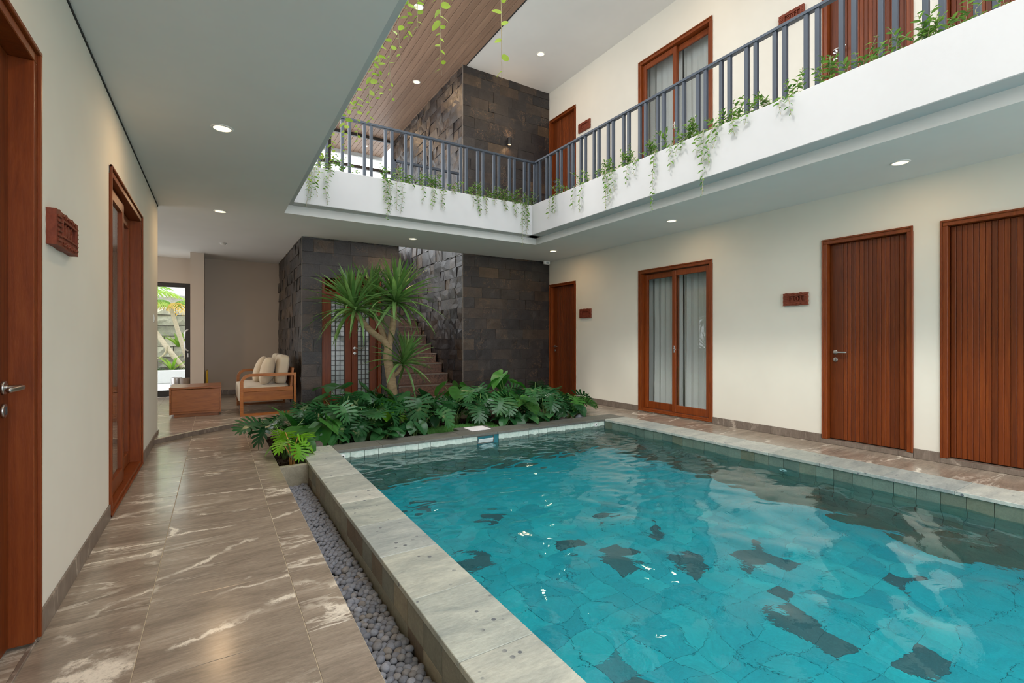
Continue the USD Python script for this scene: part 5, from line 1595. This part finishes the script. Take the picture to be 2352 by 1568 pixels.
V = [(1.485, 2.14, 0.050, 1.5, 'straight thin vine with pale leaves nearest the camera, hanging before the upper grey ceiling'),
     (2.03, 2.41, 0.047, 0.9, 'leafy vine hanging before the middle of the wooden ceiling'),
     (2.33, 2.79, 0.055, 0.7, 'short leafy vine just right of the topmost ceiling lamp'),
     (2.47, 2.80, 0.058, 0.7, 'short leafy vine just left of the topmost ceiling lamp'),
     (2.66, 2.86, 0.045, 1.6, 'thin curling vine tendril with few leaves before the wooden ceiling'),
     (2.82, 2.70, 0.045, 1.8, 'long thin tendril ending near the lamp in the wooden ceiling'),
     (3.00, 2.72, 0.050, 0.8, 'leafy vine clump at the edge of the left ceiling'),
     (3.22, 2.66, 0.050, 0.9, 'vine strand with small leaves left of the long tendril'),
     (3.55, 2.64, 0.050, 0.9, 'vine strand hanging along the left ceiling edge over the wooden ceiling'),
     (3.95, 2.70, 0.050, 0.9, 'vine strand above the left end of the far railing'),
     (4.45, 2.76, 0.050, 0.8, 'short vine at the ceiling edge before the left end of the far railing'),
     (5.10, 2.80, 0.050, 0.8, 'vine sprig at the ceiling edge before the bright upper window'),
     (5.75, 2.84, 0.050, 0.8, 'vine sprig low on the ceiling edge by the far planter')]
for k, (y, zt, lf, spz, lb) in enumerate(V):
    vine(lb, y, zt, 400 + k, lf, sway=(0.03 if k % 2 else -0.01), lean=((0.06, 0.12) if spz > 1.5 and k > 3 else (0.0, 0.0)), sparse=spz)


# ------------------------------------------------------------------ palms and small plants of the garden outside
def palm(label, base, top, nf, L, seed, mats):
    rng = random.Random(seed)
    b, tp_ = np.array(base, float), np.array(top, float)
    t = thing('palm', label, 'palm', base, 0)
    p = smoothpath([(0, 0, 0), (tp_ - b) * 0.5 + np.array([0, 0, -0.05]), tp_ - b], 10)
    obj('trunk', tube(p, np.linspace(0.075, 0.05, len(p)), 10), 'palm_bark', t, True)
    for k in range(nf):
        az = 2 * PI * k / nf + rng.uniform(-0.3, 0.3)
        n = 12
        rib = [np.array([L * q, 0, 0.45 * L * q - 0.75 * L * q * q]) for q in np.linspace(0, 1, n)]
        parts = [tube(rib, np.linspace(0.014, 0.004, n), 4, caps=False)]
        for i in range(1, n):
            for s in (-1, 1):
                w = L * 0.36 * math.sin(PI * (0.15 + 0.8 * i / n)) + 0.05
                lf = leaf_strap(w, 0.05, 0.9, 0.3, 3, 0.8)
                parts.append(orient(lf, rib[i], s * 0.95, -0.15, 0))
        m = cat(parts)
        obj('frond', orient(m, tp_ - b, az, rng.uniform(0.0, 0.5)), mats[k % len(mats)], t, False)
    return t


palm('leaning palm with a slanting pale trunk seen through the glass door', (-0.75, 16.45, 0.30), (-1.95, 16.45, 2.35), 9, 1.05, 501, ['leaf_palm'])
palm('palm with yellowing fronds and an orange stem right of the leaning one', (-0.62, 16.9, 0.30), (-1.12, 16.85, 2.15), 10, 0.8, 502, ['leaf_palm', 'leaf_palm', 'leaf_palm_dry'])
palm('tall green palm behind the garden wall', (-1.6, 20.9, 0.0), (-1.35, 20.9, 3.9), 10, 1.3, 503, ['leaf_palm'])
nestfern('garden_plant', 'small spiky light green plant at the foot of the palms', (-1.05, 16.3, 0.30), 505, 14, 0.55, 0.06, 'leaf_palm', 'plant')
nestfern('garden_plant', 'spiky yellow-green plant on the rocks right of the leaning trunk', (-0.95, 17.25, 0.95), 506, 14, 0.60, 0.07, 'leaf_palm', 'plant')
nestfern('garden_plant', 'small spiky plant on the rocks left of the leaning trunk', (-1.75, 17.25, 0.95), 507, 12, 0.5, 0.06, 'leaf_palm', 'plant')
hd = []
for k in range(420):
    x, y = RNG.uniform(-4.5, 0.6), RNG.uniform(16.1, 16.45)
    hd.append(orient(leaf_strap(RNG.uniform(0.08, 0.2), 0.02, 0.5, 0.3, 3), (x, y, 0.30), RNG.uniform(0, 6.28), RNG.uniform(0.6, 1.4)))
obj('ground_cover', cat(hd), 'leaf_mid', None, label='low green ground cover along the kerb outside the glass door', cat='ground cover', kind='stuff')
fr = tube(smoothpath([(-1.75, 16.4, 0.3), (-1.55, 16.4, 0.55), (-1.25, 16.4, 0.75), (-1.15, 16.4, 1.0)], 5), 0.03, 6)
obj('bare_branch', fr, 'stem_pale', None, True, label='pale bare branching stem low in the garden bed outside', cat='branch')
